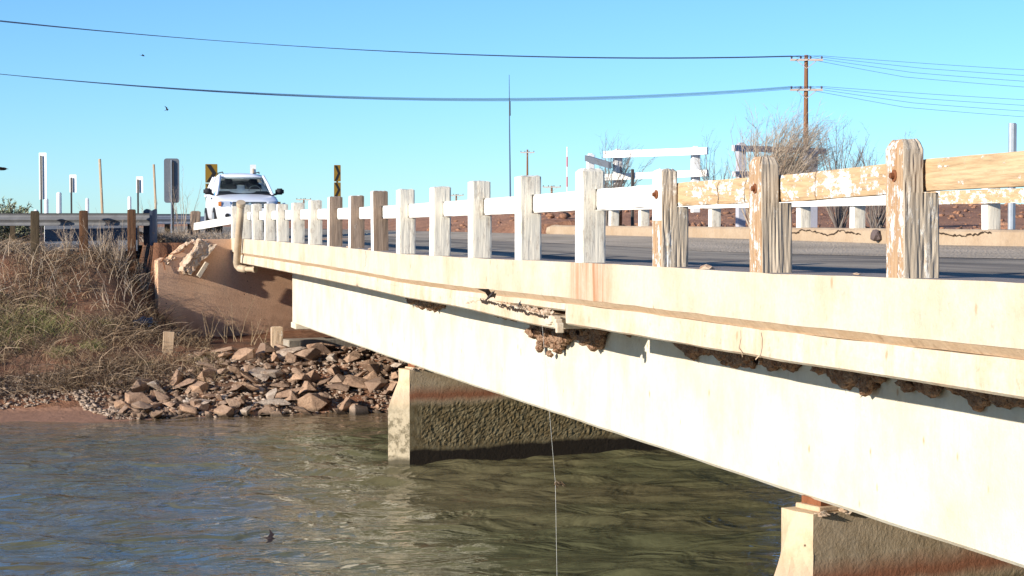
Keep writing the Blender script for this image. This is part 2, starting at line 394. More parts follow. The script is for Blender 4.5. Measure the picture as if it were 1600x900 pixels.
ys = np.concatenate([[-60, -30, -12, -5, -1, 0, 1, 2, 3, 4, 5, 6, 8, 12, 20, 28, 34], np.arange(36, 51, .13), np.arange(51, 80, .5), np.geomspace(81, 5000, 60)])
o = gridmesh('riverbank', xs, ys, terrain, MAT['soil']); tag(o, kind='structure')
# red soil on berms: assign by material slot
o.data.materials.append(MAT['redsoil']); o.data.materials.append(MAT['sand'])
cent = np.zeros(len(o.data.polygons) * 3); o.data.polygons.foreach_get('center', cent); cent = cent.reshape(-1, 3)
mi = np.zeros(len(cent), dtype=np.int32); mi[(cent[:, 0] > 7.6) & (cent[:, 1] > 36)] = 1; mi[(cent[:, 2] < -3.36) & (cent[:, 1] < 41)] = 2
o.data.polygons.foreach_set('material_index', mi)

# water
def water(X, Y):
    Z = np.zeros_like(X)
    r = np.random.RandomState(5)
    wx = X + .5 * fbm2(X, Y, .5, 21, 2); wy = Y + .5 * fbm2(X, Y, .45, 22, 2)
    for k in range(60):
        lam = .38 * 5.5 ** (r.rand() ** 1.3); a = r.normal(1.3, .5); f = 6.283 / lam
        Z += .0052 * lam ** .9 * np.sin((wx * math.cos(a) + wy * math.sin(a)) * f + r.uniform(0, 6.28))
    patch = .55 + .75 * sstep(-.35, .5, fbm2(X, Y, .35, 30, 3))
    calm = 1 - .75 * sstep(33.5, 38, Y)
    edge = 1.0
    return WATER + Z * patch * calm * edge
wxs = np.concatenate([np.linspace(-60, -9.6, 18), np.arange(-9.5, 9.5, .085), np.linspace(9.8, 120, 60)])
wys = np.concatenate([[4, 8, 12], np.arange(15.5, 39.2, .095), [39.6]])
o = gridmesh('river_water', wxs, wys, water, MAT['water']); tag(o, kind='structure')

# distant ridge / tree line
mb = MB(); prev = None
pts = []
for i in range(121):
    a = R(-70 + i * 1.7); d = 1800
    h = 5.5 + 3.0 * nz(i * .23, 3, 1) + 1.4 * nz(i * .9, 5, 2)
    pts.append((d * math.sin(a), d * math.cos(a), h))
for i in range(120):
    a, b = pts[i], pts[i + 1]; k = 1.25
    mb.add([(a[0], a[1], -2), (b[0], b[1], -2), (b[0] * 1.03, b[1] * 1.03, b[2]), (a[0] * 1.03, a[1] * 1.03, a[2]), (b[0] * k, b[1] * k, -2), (a[0] * k, a[1] * k, -2)], [(0, 1, 2, 3), (3, 2, 4, 5)])
tag(mb.build('distant_hills', MAT['ridge'], smooth=True), kind='structure')

# road: on the bridge and beyond, slightly tilted to the near side
def rz(X, Y):
    zn = interp(DECK, Y) - .11
    return zn + (X - .6) / 7.3 * .22
DECK = [(-8, .12), (2, .09), (8.7, .065), (12.2, .024), (15, .014), (17.2, 0), (21.1, -.036), (25.5, -.058), (28, -.044), (32, -.03), (40, -.022), (48.2, -.025), (300, -.025)]
def deckz(Y): return interp(DECK, Y)
def sheet(name, x0, x1, y0, y1, dz, mat, nx=8, sy=1.0):
    X = np.linspace(x0, x1, nx); Y = np.arange(y0, y1 + .01, sy)
    o = gridmesh(name, X, Y, lambda a, b: np.vectorize(rz)(a, b) + dz, mat); tag(o, kind='structure'); return o
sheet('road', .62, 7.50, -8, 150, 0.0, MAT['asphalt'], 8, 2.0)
sheet('gravel_shoulder', 4.5, 7.50, -8, 60, .004, MAT['gravel'], 5, 2.0)
# side road to the left behind the guardrail
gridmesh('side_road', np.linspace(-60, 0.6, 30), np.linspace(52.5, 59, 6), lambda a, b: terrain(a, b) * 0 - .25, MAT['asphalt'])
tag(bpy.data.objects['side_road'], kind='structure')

# ------------------------------------------------------------------ bridge
bridge = thing('concrete_bridge', (0, 0, WATER), 'long cream concrete girder bridge with cracked sagging edge crossing the muddy river', 'bridge')
def sweep(mb, prof, Y, mi=None, closed=True, dzf=None):
    """prof: list of (x, dz) relative to deck, swept along stations Y; mi per profile edge"""
    n = len(prof); base = len(mb.v)
    for y in Y:
        dz = deckz(y) + (dzf(y) if dzf else 0)
        for (x, z_) in prof: mb.v.append((x, y, z_ + dz))
    for j in range(len(Y) - 1):
        for i in range(n if closed else n - 1):
            a = base + j * n + i; b = base + j * n + (i + 1) % n
            mb.f.append((a, b, b + n, a + n)); mb.m.append(0 if mi is None else mi[i])
    mb.f.append(tuple(base + i for i in range(n))); mb.m.append(0)
    e = base + (len(Y) - 1) * n; mb.f.append(tuple(e + i for i in reversed(range(n)))); mb.m.append(0)
def rag(mb, amp, sc=3, only=None):
    mb.v = [(x + amp * nz(x * 5, y, z_ * 5, sc), y, z_ + amp * nz(x * 5 + 9, y, z_ * 5, sc)) if (only is None or only((x, y, z_))) else (x, y, z_) for (x, y, z_) in mb.v]
YS = list(np.arange(-8, 48.21, .3)); YS[-1] = 48.2
mb = MB(); sweep(mb, [(0, 0), (0, -.17), (0, -.335), (.04, -.34), (.62, -.34), (.62, -.17), (.61, -.002)], YS)
rag(mb, .006, 2.2); ob = mb.build('edge_beam', [MAT['fascia'], MAT['curbtop']], bridge)
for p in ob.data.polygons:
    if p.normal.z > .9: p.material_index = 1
mb = MB(); sweep(mb, [(.004, -.337), (.052, -.392), (.10, -.395), (.10, -.337)], YS); rag(mb, .005, 2.2); mb.build('drip_ledge', MAT['drip'], bridge)
# lip of deck slab: far piece droops towards the break, near piece is straight
def droop(y): return -.055 * float(sstep(22.6, 17.9, y)) if y > 17 else 0
YF = [y for y in YS if y > 17.9]; YN = [y for y in YS if y < 17.3] + [17.35]
prof = [(.035, -.393), (.03, -.49), (.03, -.575), (.055, -.592), (1.2, -.592), (1.2, -.393)]
mb = MB(); sweep(mb, prof, YN); rag(mb, .007, 1.7); mb.build('slab_edge', MAT['lip'], bridge)
# far piece, upper part ends in a jagged crack line
mb = MB(); YF2 = [17.36] + [17.5, 17.7] + YF
sweep(mb, [(.035, -.393), (.03, -.45), (.06, -.47), (1.2, -.47), (1.2, -.393)], YF2); rag(mb, .006, 1.7); mb.build('slab_edge', MAT['lip'], bridge)
mb = MB(); n0 = 0
prof2 = [(.030, 0), (.028, -.05), (.030, -.13), (.055, -.145), (1.2, -.145), (1.2, 0)]
base = 0
Yl = [17.66, 17.75] + YF
for y in Yl:
    t = float(sstep(20.6, 17.7, y)); top = -.450 - .075 * t - (.012 * nz(y * 7, 1, 1) if y < 20.4 else 0); out = -.035 * t
    bot = -.592 + droop(y)
    for (x, z_) in [(.030, top), (.028, (top + bot) / 2), (.030, bot + .018), (.055, bot), (1.2, bot), (1.2, top)]: mb.v.append((x + out + .006 * nz(y * 3, x, z_), y, z_ + deckz(y)))
for j in range(len(Yl) - 1):
    for i in range(6):
        a = j * 6 + i; b = j * 6 + (i + 1) % 6; mb.f.append((a, b, b + 6, a + 6)); mb.m.append(0)
mb.f.append(tuple(range(6))); mb.m.append(0)
mb.build('drooping_slab_edge', MAT['lip'], bridge)['label'] = 'sagging lower strip of the slab edge beside the break'
# broken chunks along the crack
def lump(mb, c, r, seed, sub=1, sq=(1, 1, 1), amp=.3, mi=0):
    bm = bmesh.new(); bmesh.ops.create_icosphere(bm, subdivisions=sub, radius=1)
    vs = []
    for v in bm.verts:
        d = 1 + amp * nz(v.co.x * 1.3 + seed * 3.1, v.co.y * 1.3, v.co.z * 1.3 + seed)
        vs.append((c[0] + v.co.x * d * r * sq[0], c[1] + v.co.y * d * r * sq[1], c[2] + v.co.z * d * r * sq[2]))
    mb.add(vs, [tuple(v.index for v in f.verts) for f in bm.faces], mi); bm.free()
mb = MB()
for i in range(46):
    y = 17.75 + (20.7 - 17.75) * (i / 45) ** 1.2; t = float(sstep(20.6, 17.7, y))
    lump(mb, (.055 + rng.uniform(-.02, .01) - .02 * t, y, deckz(y) - .462 - .035 * t + rng.uniform(-.03, .03) * (t + .2)), rng.uniform(.012, .034) * (t * .8 + .35), i, 1, (1, 1.4, .8), .9)
mb.build('crack_rubble', MAT['rubble'], bridge)['kind'] = 'stuff'
mb = MB()   # curved spalled shard hanging in the break
seg = []
for i in range(9):
    t = i / 8; a = R(200 - 150 * t)
    seg.append((-.02, 17.45 + .42 * (1 - t), deckz(17.5) - .55 + .07 * math.sin(math.pi * min(1, (1 - t) * 1.25)) - .07 * t))
for i in range(8):
    p, q = seg[i], seg[i + 1]
    mb.box((p[0] - .01, q[1], min(p[2], q[2]) - .055), (p[0] + .06, p[1], max(p[2], q[2])))
mb.build('concrete_shard', MAT['lip'], bridge, bevel=.006)
# hairline cracks standing as narrow grooves on the fascia
def crackline(name, pts, w_, parent, mat, nrm=(-1, 0, 0)):
    mb = MB(); nrm = Vector(nrm)
    P = []
    for i in range(len(pts) - 1):
        a, b = Vector(pts[i]), Vector(pts[i + 1]); k = max(2, int((b - a).length / .06))
        for j in range(k): P.append(a.lerp(b, j / k) + Vector((0, .035 * rng.uniform(-1, 1), .02 * rng.uniform(-1, 1))))
    P.append(Vector(pts[-1]))
    for i in range(len(P) - 1):
        d = (P[i + 1] - P[i]); s_ = d.cross(nrm).normalized() * w_ * rng.uniform(.3, 1)
        e = nrm * .003
        mb.add([P[i] - s_ + e, P[i] + s_ + e, P[i + 1] + s_ * .9 + e, P[i + 1] - s_ * .9 + e], [(0, 1, 2, 3)])
    return mb.build(name, mat, parent, fixn=False)
crackline('crack', [(0, 28.3, -.05), (0, 28.2, -.16), (0, 28.35, -.30)], .012, bridge, MAT['crack'])
crackline('crack', [(-.006, 45.4, -.40), (-.006, 45.35, -.62)], .012, bridge, MAT['crack'])
crackline('crack', [(.02, 12.4, -.38), (.02, 12.35, -.50), (.02, 12.45, -.58)], .006, bridge, MAT['drip'])
crackline('crack', [(.02, 12.75, -.40), (.02, 12.8, -.50), (.02, 12.7, -.58)], .006, bridge, MAT['drip'])
crackline('crack', [(-.004, 20.7, -.498), (.0, 19.9, -.515), (-.008, 19.1, -.53), (-.016, 18.3, -.545), (-.022, 17.75, -.555)], .020, bridge, MAT['crack'])
crackline('crack', [(.024, 21.6, -.56), (.024, 21.2, -.53), (.02, 20.7, -.50)], .006, bridge, MAT['drip'])
# deck slab across, far curb
mb = MB()
for j, y in enumerate(YS[::4]):
    pass
YD = YS[::6] + [48.2]
mb.v = []; 
for y in YD:
    zn = deckz(y)
    mb.v += [(.622, y, zn - .13), (7.55, y, zn + .09), (7.55, y, zn - .3), (1.21, y, zn - .59), (.622, y, zn - .3)]
for j in range(len(YD) - 1):
    for i in range(5):
        a = j * 5 + i; b = j * 5 + (i + 1) % 5; mb.f.append((a, b, b + 5, a + 5)); mb.m.append(0)
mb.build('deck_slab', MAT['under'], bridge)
FC = [(-8, .25), (10, .255), (23, .268), (34, .28), (45.6, .29)]
def fcz(y): return interp(FC, y)
mb = MB(); YC = list(np.arange(-8, 45.61, .4)) + [45.62]
for y in YC:
    t = fcz(y); e = .02 * nz(y * .9, 4, 4)
    mb.v += [(7.56 + e * .5, y, t - .32), (7.56 + e, y, t - .03), (7.60 + e, y, t + e * .5), (8.25, y, t), (8.25, y, t - .6)]
for j in range(len(YC) - 1):
    for i in range(5):
        a = j * 5 + i; b = j * 5 + (i + 1) % 5; mb.f.append((a, b, b + 5, a + 5)); mb.m.append(0)
e = (len(YC) - 1) * 5; mb.f.append(tuple(e + i for i in range(5))); mb.m.append(0)
mb.build('far_curb', MAT['farcurb'], bridge)
mb = MB(); lump(mb, (7.8, 45.9, .15), .26, 3, 2, (1, 1.3, .6), .3); mb.build('curb_end', MAT['farcurb'], bridge, smooth=True)
for (ya, yb) in ((23.2, 26.0), (27.4, 31.0)):
    P = []; y = ya
    while y < yb: P.append((7.55, y, fcz(y) - .07 + .05 * math.sin(y * 4.1) * rng.uniform(.4, 1))); y += .25
    crackline('crack', P, .014, bridge, MAT['crack'])
# girders
GB = [(-8, -1.69), (10.5, -1.741), (13.8, -1.777), (17.3, -1.807), (21.7, -1.842), (30, -1.902), (42.7, -1.955), (44.1, -1.985)]
for gi_, gx in enumerate((1.0, 3.0, 5.0, 6.9)):
    mb = MB(); YG = list(np.arange(-8, 44.0, .5)) + [44.1]
    for y in YG:
        b = interp(GB, y); t = deckz(y) - .594
        mb.v += [(gx, y, t), (gx - .0, y, b + .03), (gx + .03, y, b), (gx + .42, y, b), (gx + .45, y, b + .03), (gx + .45, y, t)]
    for j in range(len(YG) - 1):
        for i in range(6):
            a = j * 6 + i; c_ = j * 6 + (i + 1) % 6; mb.f.append((a, c_, c_ + 6, a + 6)); mb.m.append(0)
    e = (len(YG) - 1) * 6; mb.f += [tuple(range(6)), tuple(e + i for i in reversed(range(6)))]; mb.m += [0, 0]
    if gi_ == 0: rag(mb, .007, 1.3)
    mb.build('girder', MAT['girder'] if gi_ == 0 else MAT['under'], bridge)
# girder heel block at the far bearing
mb = MB(); mb.box((.97, 43.35, -2.06), (1.5, 44.15, -1.93)); mb.build('bearing_block', MAT['girder'], bridge, bevel=.01)
# broken ear of concrete under the spout
mb = MB(); mb.tube([(.5, 16.9, -.60), (.80, 16.95, -.66)], .03, 8); mb.build('drain_spout', MAT['rusty'], bridge)

# piers, skewed
p_ = Vector((.966, .26, 0)); n_ = Vector((.26, -.966, 0))
def pier(sx, sy, ztop, knee, L=8.0):
    """shoulder corner (near left corner) at sx, sy"""
    root = MB(); Q = Vector((sx, sy, 0)); th = .40; zb = -5.0
    def nose_e(z): return .02 + .26 * min(1, max(0, (ztop - z) / (ztop - knee)))
    rows = list(np.linspace(zb, ztop, 130))
    # near side grid (displaced)
    nu = 260; us = [L * (i / nu) ** 1.1 for i in range(nu + 1)]
    V = []; 
    for z_ in rows:
        for u_ in us:
            P = Q + p_ * u_; 
            a = .017 * sstep(-2.45, -2.62, np.array(z_)) * sstep(0.05, .35, np.array(u_)) * (1 - .85 * float(sstep(-3.1, -3.3, np.array(z_))))
            d = float(a) * (.25 * noise.noise(Vector((u_ * 5.5, z_ * 5.5, sx))) + .55 * noise.noise(Vector((u_ * 20, z_ * 20, sx + 4))) + .4 * noise.noise(Vector((u_ * 38, z_ * 38, sx + 8))))
            V.append(P + n_ * d + Vector((0, 0, z_)))
    F = []; w1 = nu + 1
    for j in range(len(rows) - 1):
        for i in range(nu): a = j * w1 + i; F.append((a, a + 1, a + 1 + w1, a + w1))
    root.add(V, F)
    E = Q + p_ * L; O = Q - n_ * th
    root.add([E + Vector((0, 0, zb)), E + Vector((0, 0, ztop)), E - n_ * th + Vector((0, 0, ztop)), E - n_ * th + Vector((0, 0, zb)), O + Vector((0, 0, zb)), O + Vector((0, 0, ztop)), Q + Vector((0, 0, ztop))],
             [(0, 1, 2, 3), (3, 2, 5, 4), (6, 5, 2, 1)])
    body = root.build('pier_wall', MAT['pier'], None, fixn=False)
    nb = MB(); rows2 = np.linspace(zb, ztop, 40); V = []
    for z_ in rows2:
        tip = Q - n_ * (th / 2) - p_ * nose_e(z_); 
        for k in range(7):
            q = Q.lerp(tip, k / 6); V.append(q + Vector((0, 0, z_)) + n_ * .010 * noise.noise(Vector((k * .9, z_ * 7, sx))))
        for k in range(1, 4):
            q = tip.lerp(O, k / 3); V.append(q + Vector((0, 0, z_)))
    F = []
    for j in range(39):
        for i in range(9): a = j * 10 + i; F.append((a, a + 10, a + 11, a + 1))
    F.append(tuple(39 * 10 + i for i in range(10)))
    nb.add(V, F); nose = nb.build('pier_nose', MAT['nose'], None, fixn=False)
    return body, nose
for (sx, sy, zt, kn) in ((.95, 29.76, -1.965, -2.56), (.95, 13.62, -1.865, -2.5)):
    r_ = link('pier', None, bridge); r_.location = (sx, sy, 0)
    body, nose = pier(sx, sy, zt, kn)
    for q in (body, nose):
        q.data.transform(Matrix.Translation((-sx, -sy, -WATER))); q.parent = r_
    zb_ = interp(GB, sy)
    c = Vector((sx, sy, 0)) + p_ * .27 - n_ * .18
    rz_ = Matrix.Rotation(math.atan2(.26, .966), 3, 'Z')
    hh = (zb_ - zt) * .5
    pad = MB(); pad.box((c.x - .19, c.y - .15, zt + .002), (c.x + .5, c.y + .15, zt + hh), rot=rz_, c=(c.x, c.y, zt)); pb = pad.build('bearing_pad', MAT['drip'], bridge, bevel=.008)
    pad = MB(); pad.box((c.x - .15, c.y - .12, zt + hh + .001), (c.x + .5, c.y + .12, zb_ + .012), rot=rz_, c=(c.x, c.y, zt)); pad.build('bearing_plate', MAT['rusty'], bridge)
    # crumbling mortar edge round the top of the pier
    mb = MB()
    for i in range(60):
        u_ = rng.uniform(0, 2.0); q = Vector((sx, sy, 0)) + p_ * u_ + n_ * rng.uniform(-.02, .015)
        lump(mb, (q.x, q.y, zt + rng.uniform(-.01, .02)), rng.uniform(.012, .035), i, 1, (1.3, 1, .7), .8)
    o = mb.build('crumbled_edge', MAT['rubble'], bridge); o['kind'] = 'stuff'

# pile bent with concrete cap under the far end, timber post beside it
mb = MB(); cA = Vector((-.35, 43.6, 0)); 
for k in range(24):
    pass
capm = Matrix.Rotation(math.atan2(.26, .966), 3, 'Z')
mb.box((0.75, 43.35, -2.62), (8.2, 43.95, -2.30), rot=capm, c=(.75, 43.6, -2.5)); rag(mb, .02, 2)
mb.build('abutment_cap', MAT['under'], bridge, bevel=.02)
for x in (1.3, 3.0, 4.8):
    mb = MB(); mb.tube([(x, 43.9 + .27 * x, -3.0), (x, 43.9 + .27 * x, -2.45)], .15, 10); mb.build('pile', MAT['old_post'], bridge)
# wing wall and abutment in one skewed plane
Wq = Vector((.1, 48, 0))
def wp(s, z_, d=0): return Wq + p_ * s - n_ * d + Vector((0, 0, z_))
outline = [(-2.0, -2.2), (-2.0, -.565), (-1.86, -.50), (-1.70, -.55), (-1.62, -.42), (-1.45, -.30), (-1.35, -.20), (-1.18, -.13), (-.98, -.10), (-.80, -.056), (-.4, -.05), (9.5, -.05), (9.5, -3.5), (-.6, -3.5)]
mb = MB(); n = len(outline)
mb.add([wp(s, z_, 0) for s, z_ in outline] + [wp(s, z_, .27) for s, z_ in outline], [tuple(range(n)), tuple(reversed(range(n, 2 * n)))] + [(i, (i + 1) % n, (i + 1) % n + n, i + n) for i in range(n)])
wall = mb.build('wing_wall', MAT['wing'], bridge)
# bright end face and ragged top: rubble crust
mb = MB()
for i in range(130):
    t = rng.random(); s = -2.0 + 1.25 * t; z_ = interp([(-2, -.57), (-1.7, -.55), (-1.45, -.32), (-1.18, -.13), (-.75, -.07)], s)
    q = wp(s + rng.uniform(-.02, .02), z_ + rng.uniform(-.09, .02), rng.uniform(-.02, .24)); lump(mb, q, rng.uniform(.025, .06), i, 1, (1, 1, .8), .9)
mb.build('broken_wall_top', MAT['rubble'], bridge)['kind'] = 'stuff'
mb = MB(); mb.tube([wp(-1.95, -.62, -.03), wp(-1.8, -.42, -.05), wp(-1.55, -.40, -.06), wp(-1.35, -.33, -.06)], .012, 6); mb.tube([wp(-1.88, -.60, -.04), wp(-1.84, -.80, -.05)], .012, 6)
mb.build('rebar', MAT['rusty'], bridge)
# dangling broken block
blk = thing('broken_concrete_block', tuple(wp(-1.1, -.5, -.15)), 'rough broken slab of concrete leaning on top of the reddish wing wall', 'concrete block')
mb = MB(); bm = bmesh.new(); bmesh.ops.create_cube(bm, size=1); bmesh.ops.subdivide_edges(bm, edges=bm.edges, cuts=15, use_grid_fill=True)
ang = R(38)
vs = []
for v in bm.verts:
    x, y, z_ = v.co; L_ = .92; W_ = .46 - .16 * (.5 - z_); D_ = .30
    u_ = x * W_; h_ = z_ * L_
    hh = h_ * math.cos(ang) - u_ * math.sin(ang) * .6; ss = h_ * math.sin(ang) + u_ * math.cos(ang)
    q = wp(-1.10 + ss, -.50 + hh, -.16 + y * D_); dv = noise.noise_vector(q * 4.0) * .07 + noise.noise_vector(q * 11.0) * .045 + noise.noise_vector(q * 23.0) * .02; vs.append(q + dv)
mb.add(vs, [tuple(v.index for v in f.verts) for f in bm.faces]); bm.free()
mb.build('broken_slab', MAT['rubble'], blk, fixn=True)
mb = MB(); mb.box((0, 0, 0), (.11, .06, .42), rot=Matrix.Rotation(R(33), 3, 'Y'), c=(0, 0, 0)); mb.v = [tuple(wp(-1.32 + v[0] + .16, -.93 + v[2] * .95, -.36 - v[1])) for v in mb.v]; rag(mb, .01, 8)
mb.build('clean_broken_face', MAT['fascia'], blk, bevel=.008)

# ------------------------------------------------------------------ near railing
rail = thing('timber_bridge_railing', (0.1, 20, 0), 'weathered white timber post and rail fence along the near edge of the bridge', 'railing')
def grid_prism(mb, x0, x1, y0, y1, z0, z1, nper, nzr, amp, seed, chamf=.02, lean=(0, 0), grooves=1.0, matf=None, flat=False):
    """rectangular post, grid faces with vertical grooves; chamfered cap"""
    per = []; w_, d_ = x1 - x0, y1 - y0; tot = 2 * (w_ + d_)
    corner = [(x0, y0), (x1, y0), (x1, y1), (x0, y1)]
    for c in range(4):
        a, b = corner[c], corner[(c + 1) % 4]; k = max(2, int(round(nper * (abs(b[0] - a[0]) + abs(b[1] - a[1])) / tot)))
        for j in range(k): per.append((a[0] + (b[0] - a[0]) * j / k, a[1] + (b[1] - a[1]) * j / k, c, j / k))
    n = len(per); cx, cy = (x0 + x1) / 2, (y0 + y1) / 2; base = len(mb.v)
    zs = [z0 + (z1 - chamf - z0) * i / nzr for i in range(nzr + 1)] + [z1 - chamf * .4, z1]
    for zi, z_ in enumerate(zs):
        t = (z_ - z0) / (z1 - z0); sh = 1.0 if zi <= nzr else (1.0 if flat else (1 - .16 if zi == nzr + 1 else 1 - .34))
        for (x, y, c, j) in per:
            nx, ny = [(0, -1), (1, 0), (0, 1), (-1, 0)][c]
            tang = x if c in (0, 2) else y
            g = noise.noise(Vector((tang * 70 + 2.2 * noise.noise(Vector((tang * 8, z_ * 3, seed))), z_ * 1.6, seed + c * 7)))
            g2 = noise.noise(Vector((tang * 28, z_ * 4.0, seed + c * 3 + 20)))
            k = amp * (grooves if c in (0, 2) else .3)
            dd = -k * max(0, g + .1) * 1.6 + k * .5 * g2
            r_ = -.006 if (j < .001) else 0
            r_ -= amp * .8 * max(0, noise.noise(Vector((z_ * 9, seed, c)))) if j < .001 else 0
            xx = cx + (x - cx) * sh + nx * dd + (r_ * (1 if x > cx else -1) if j < .001 else 0); yy = cy + (y - cy) * sh + ny * dd + (r_ * (1 if y > cy else -1) if j < .001 else 0)
            zt = z_ + (.012 * noise.noise(Vector((x * 20, y * 20, seed))) if zi >= nzr + 1 and not flat else 0)
            mb.v.append((xx + lean[0] * t, yy + lean[1] * t, zt))
    for i in range(len(zs) - 1):
        for k in range(n):
            a = base + i * n + k; b = base + i * n + (k + 1) % n
            mb.f.append((a, b, b + n, a + n)); c = per[k][2]; mb.m.append(0 if matf is None else matf(c, (zs[i] - z0) / (z1 - z0)))
    e = base + (len(zs) - 1) * n; mb.f.append(tuple(e + k for k in range(n))); mb.m.append(0)
RT = [(-8, .77), (8, .745), (10.1, .732), (12.1, .692), (14.4, .682), (16.7, .668), (20, .641), (27.5, .604), (31, .60), (40, .605), (49, .61)]
def rtop(y): return interp(RT, y)
posts = [(10.345, .844), (12.54, .818), (14.70, .791), (16.96, .857), (19.22, .845), (21.41, .837), (23.6, .81), (25.85, .817), (27.86, .825), (29.95, .785), (32.15, .796), (34.45, .762), (36.75, .742), (39.0, .737), (41.2, .767), (43.5, .778), (45.9, .781), (48.1, .765)]
posts = [(8.12, .84), (5.9, .84), (3.7, .85), (1.5, .85)][::-1] + posts
FIRST = 4
for i, (y1, zt) in enumerate(posts):
    k = i - FIRST; y0 = y1 - .235; zb = deckz(y1) - .02; hi = k <= 2
    near = k <= 3
    np_ = 76 if k <= 2 else (44 if k < 8 else 20); nzr = 60 if k <= 2 else (34 if k < 8 else 16)
    amp = {0: .0075, 1: .010, 2: .010}.get(k, .0075 if k < 0 else .0028)
    lean = (0, .05) if k == 7 else ((0, .02) if k == 6 else (0, rng.uniform(-.012, .012)))
    lean = (rng.uniform(-.01, .01), lean[1])
    rb = rtop(y1) - .185
    if k <= 1: mats = [MAT['wood_orange'], MAT['wood_grey']]; mf = lambda c, t: 1 if c != 3 else 0
    elif k == 2: mats = [MAT['post_white'], MAT['wood_grey'], MAT['wood_orange']]; mf = lambda c, t: (1 if c != 3 else (2 if t < .48 + .05 * math.sin(t * 60) else 0))
    elif k in (8, 9, 10): mats = [MAT['post_white'], MAT['wood_brown']]; mf = lambda c, t: 1 if c != 3 else 0
    elif k < 8: mats = [MAT['post_white'], MAT['post_white_worn_shade']]; mf = lambda c, t: 1 if c != 3 else 0
    else: mats = [MAT['post_white'], MAT['post_white_worn_shade']]; mf = lambda c, t: 1 if c != 3 else 0
    mb = MB()
    full = .235; rt = rtop(y1) + .003; H = zt - zb
    def seg_(x1_, z0_, z1_, ch):
        l0 = (lean[0] * (z0_ - zb) / H, lean[1] * (z0_ - zb) / H); n0 = len(mb.v)
        grid_prism(mb, .003, x1_, y0, y1, z0_, z1_, int(np_ * (1 if x1_ > .2 else .8)), max(6, int(nzr * (z1_ - z0_) / H)), amp, i * 1.7, ch, (lean[0] * (z1_ - z0_) / H, lean[1] * (z1_ - z0_) / H), 1, (lambda c, t: mf(c, (z0_ - zb + t * (z1_ - z0_)) / H)), flat=ch < .005)
        mb.v[n0:] = [(x + l0[0], y + l0[1], z_) for (x, y, z_) in mb.v[n0:]]
    seg_(full, zb, rb - .003, .002)
    if k >= 3:
        seg_(.141, rb - .003, rt, .002); seg_(full - (.012 if k % 2 else .0), rt, zt, .012 if k != 3 else .03)
    else: seg_(.141, rb - .003, zt, .055 if k <= 1 else .02)
    po = mb.build('post', mats, rail, fixn=False)
    if k <= 2:
        bb = MB(); zc0 = rtop(y1) - .09; yb = y1 - .12
        bb.tube([(-.03, yb, zc0), (.02, yb, zc0)], .017, 8); bb.tube([(-.008, yb, zc0), (.01, yb, zc0)], .036, 10); bb.build('bolt', MAT['rusty'], po)
    # rail board of this bay, towards the camera side
    if i > 0:
        ya = posts[i - 1][0] - .11; yb = y1 - .13
        if k == 1: cuts = [(ya, 11.72), (11.735, yb)]
        else: cuts = [(ya, yb)]
        for (a, b) in cuts:
            m_ = MAT['rail_tan'] if k == 0 else (MAT['rail_tan_worn'] if k in (1, 2) else (MAT['rail_tan'] if k < 0 else MAT['rail_white']))
            mb = MB(); nsec = 30 if k <= 3 else 10; cs = []
            H_, D_ = .182, .088
            for j in range(nsec + 1):
                y = a + .003 + (b - a - .006) * j / nsec; t = rtop(y)
                ring = []
                for q in range(8): ring.append((.146 + (.0 if 0 < q < 7 else .008), t - H_ * q / 7))
                for q in range(8): ring.append((.146 + D_, t - H_ + H_ * q / 7))
                for (x, z_) in ring:
                    dd = .0045 * noise.noise(Vector((y * 1.5, z_ * 60, i))) * (1 if k <= 3 else .5)
                    mb.v.append((x + (dd if x < .17 else 0), y, z_ + .004 * noise.noise(Vector((y * 3, x, i)))))
            for j in range(nsec):
                for q in range(16):
                    p0 = j * 16 + q; p1 = j * 16 + (q + 1) % 16; mb.f.append((p0, p1, p1 + 16, p0 + 16)); mb.m.append(0)
            mb.f += [tuple(range(16)), tuple(nsec * 16 + q for q in reversed(range(16)))]; mb.m += [0, 0]
            mb.build('rail_board', m_, rail, fixn=True)
# checks: the open cracks across the worn boards
for y in (13.55, 12.98):
    crackline('split', [(.146, y, rtop(y)), (.146, y + .02, rtop(y) - .18)], .006, rail, MAT['crack'])
# bits of mortar and debris on the walkway
for (y, s_) in ((13.6, .10), (30.2, .09), (28.3, .07), (10.9, .04)):
    mb = MB(); lump(mb, (.07, y, deckz(y) + .012), s_, int(y), 1, (.5, 1.2, .22), .6)
    o = mb.build('mortar_fragment', MAT['rubble']); q = Vector((.07, y, deckz(y))); o.data.transform(Matrix.Translation(-q)); o.location = q
    tag(o, {13.6: 'flat pale mortar flake on the walkway beside the white and orange post', 30.2: 'white flake of concrete at the foot of the brown posts', 28.3: 'small white crumb of concrete between two brown posts', 10.9: 'tiny stone on the walkway between the two nearest posts'}[y], 'fragment')

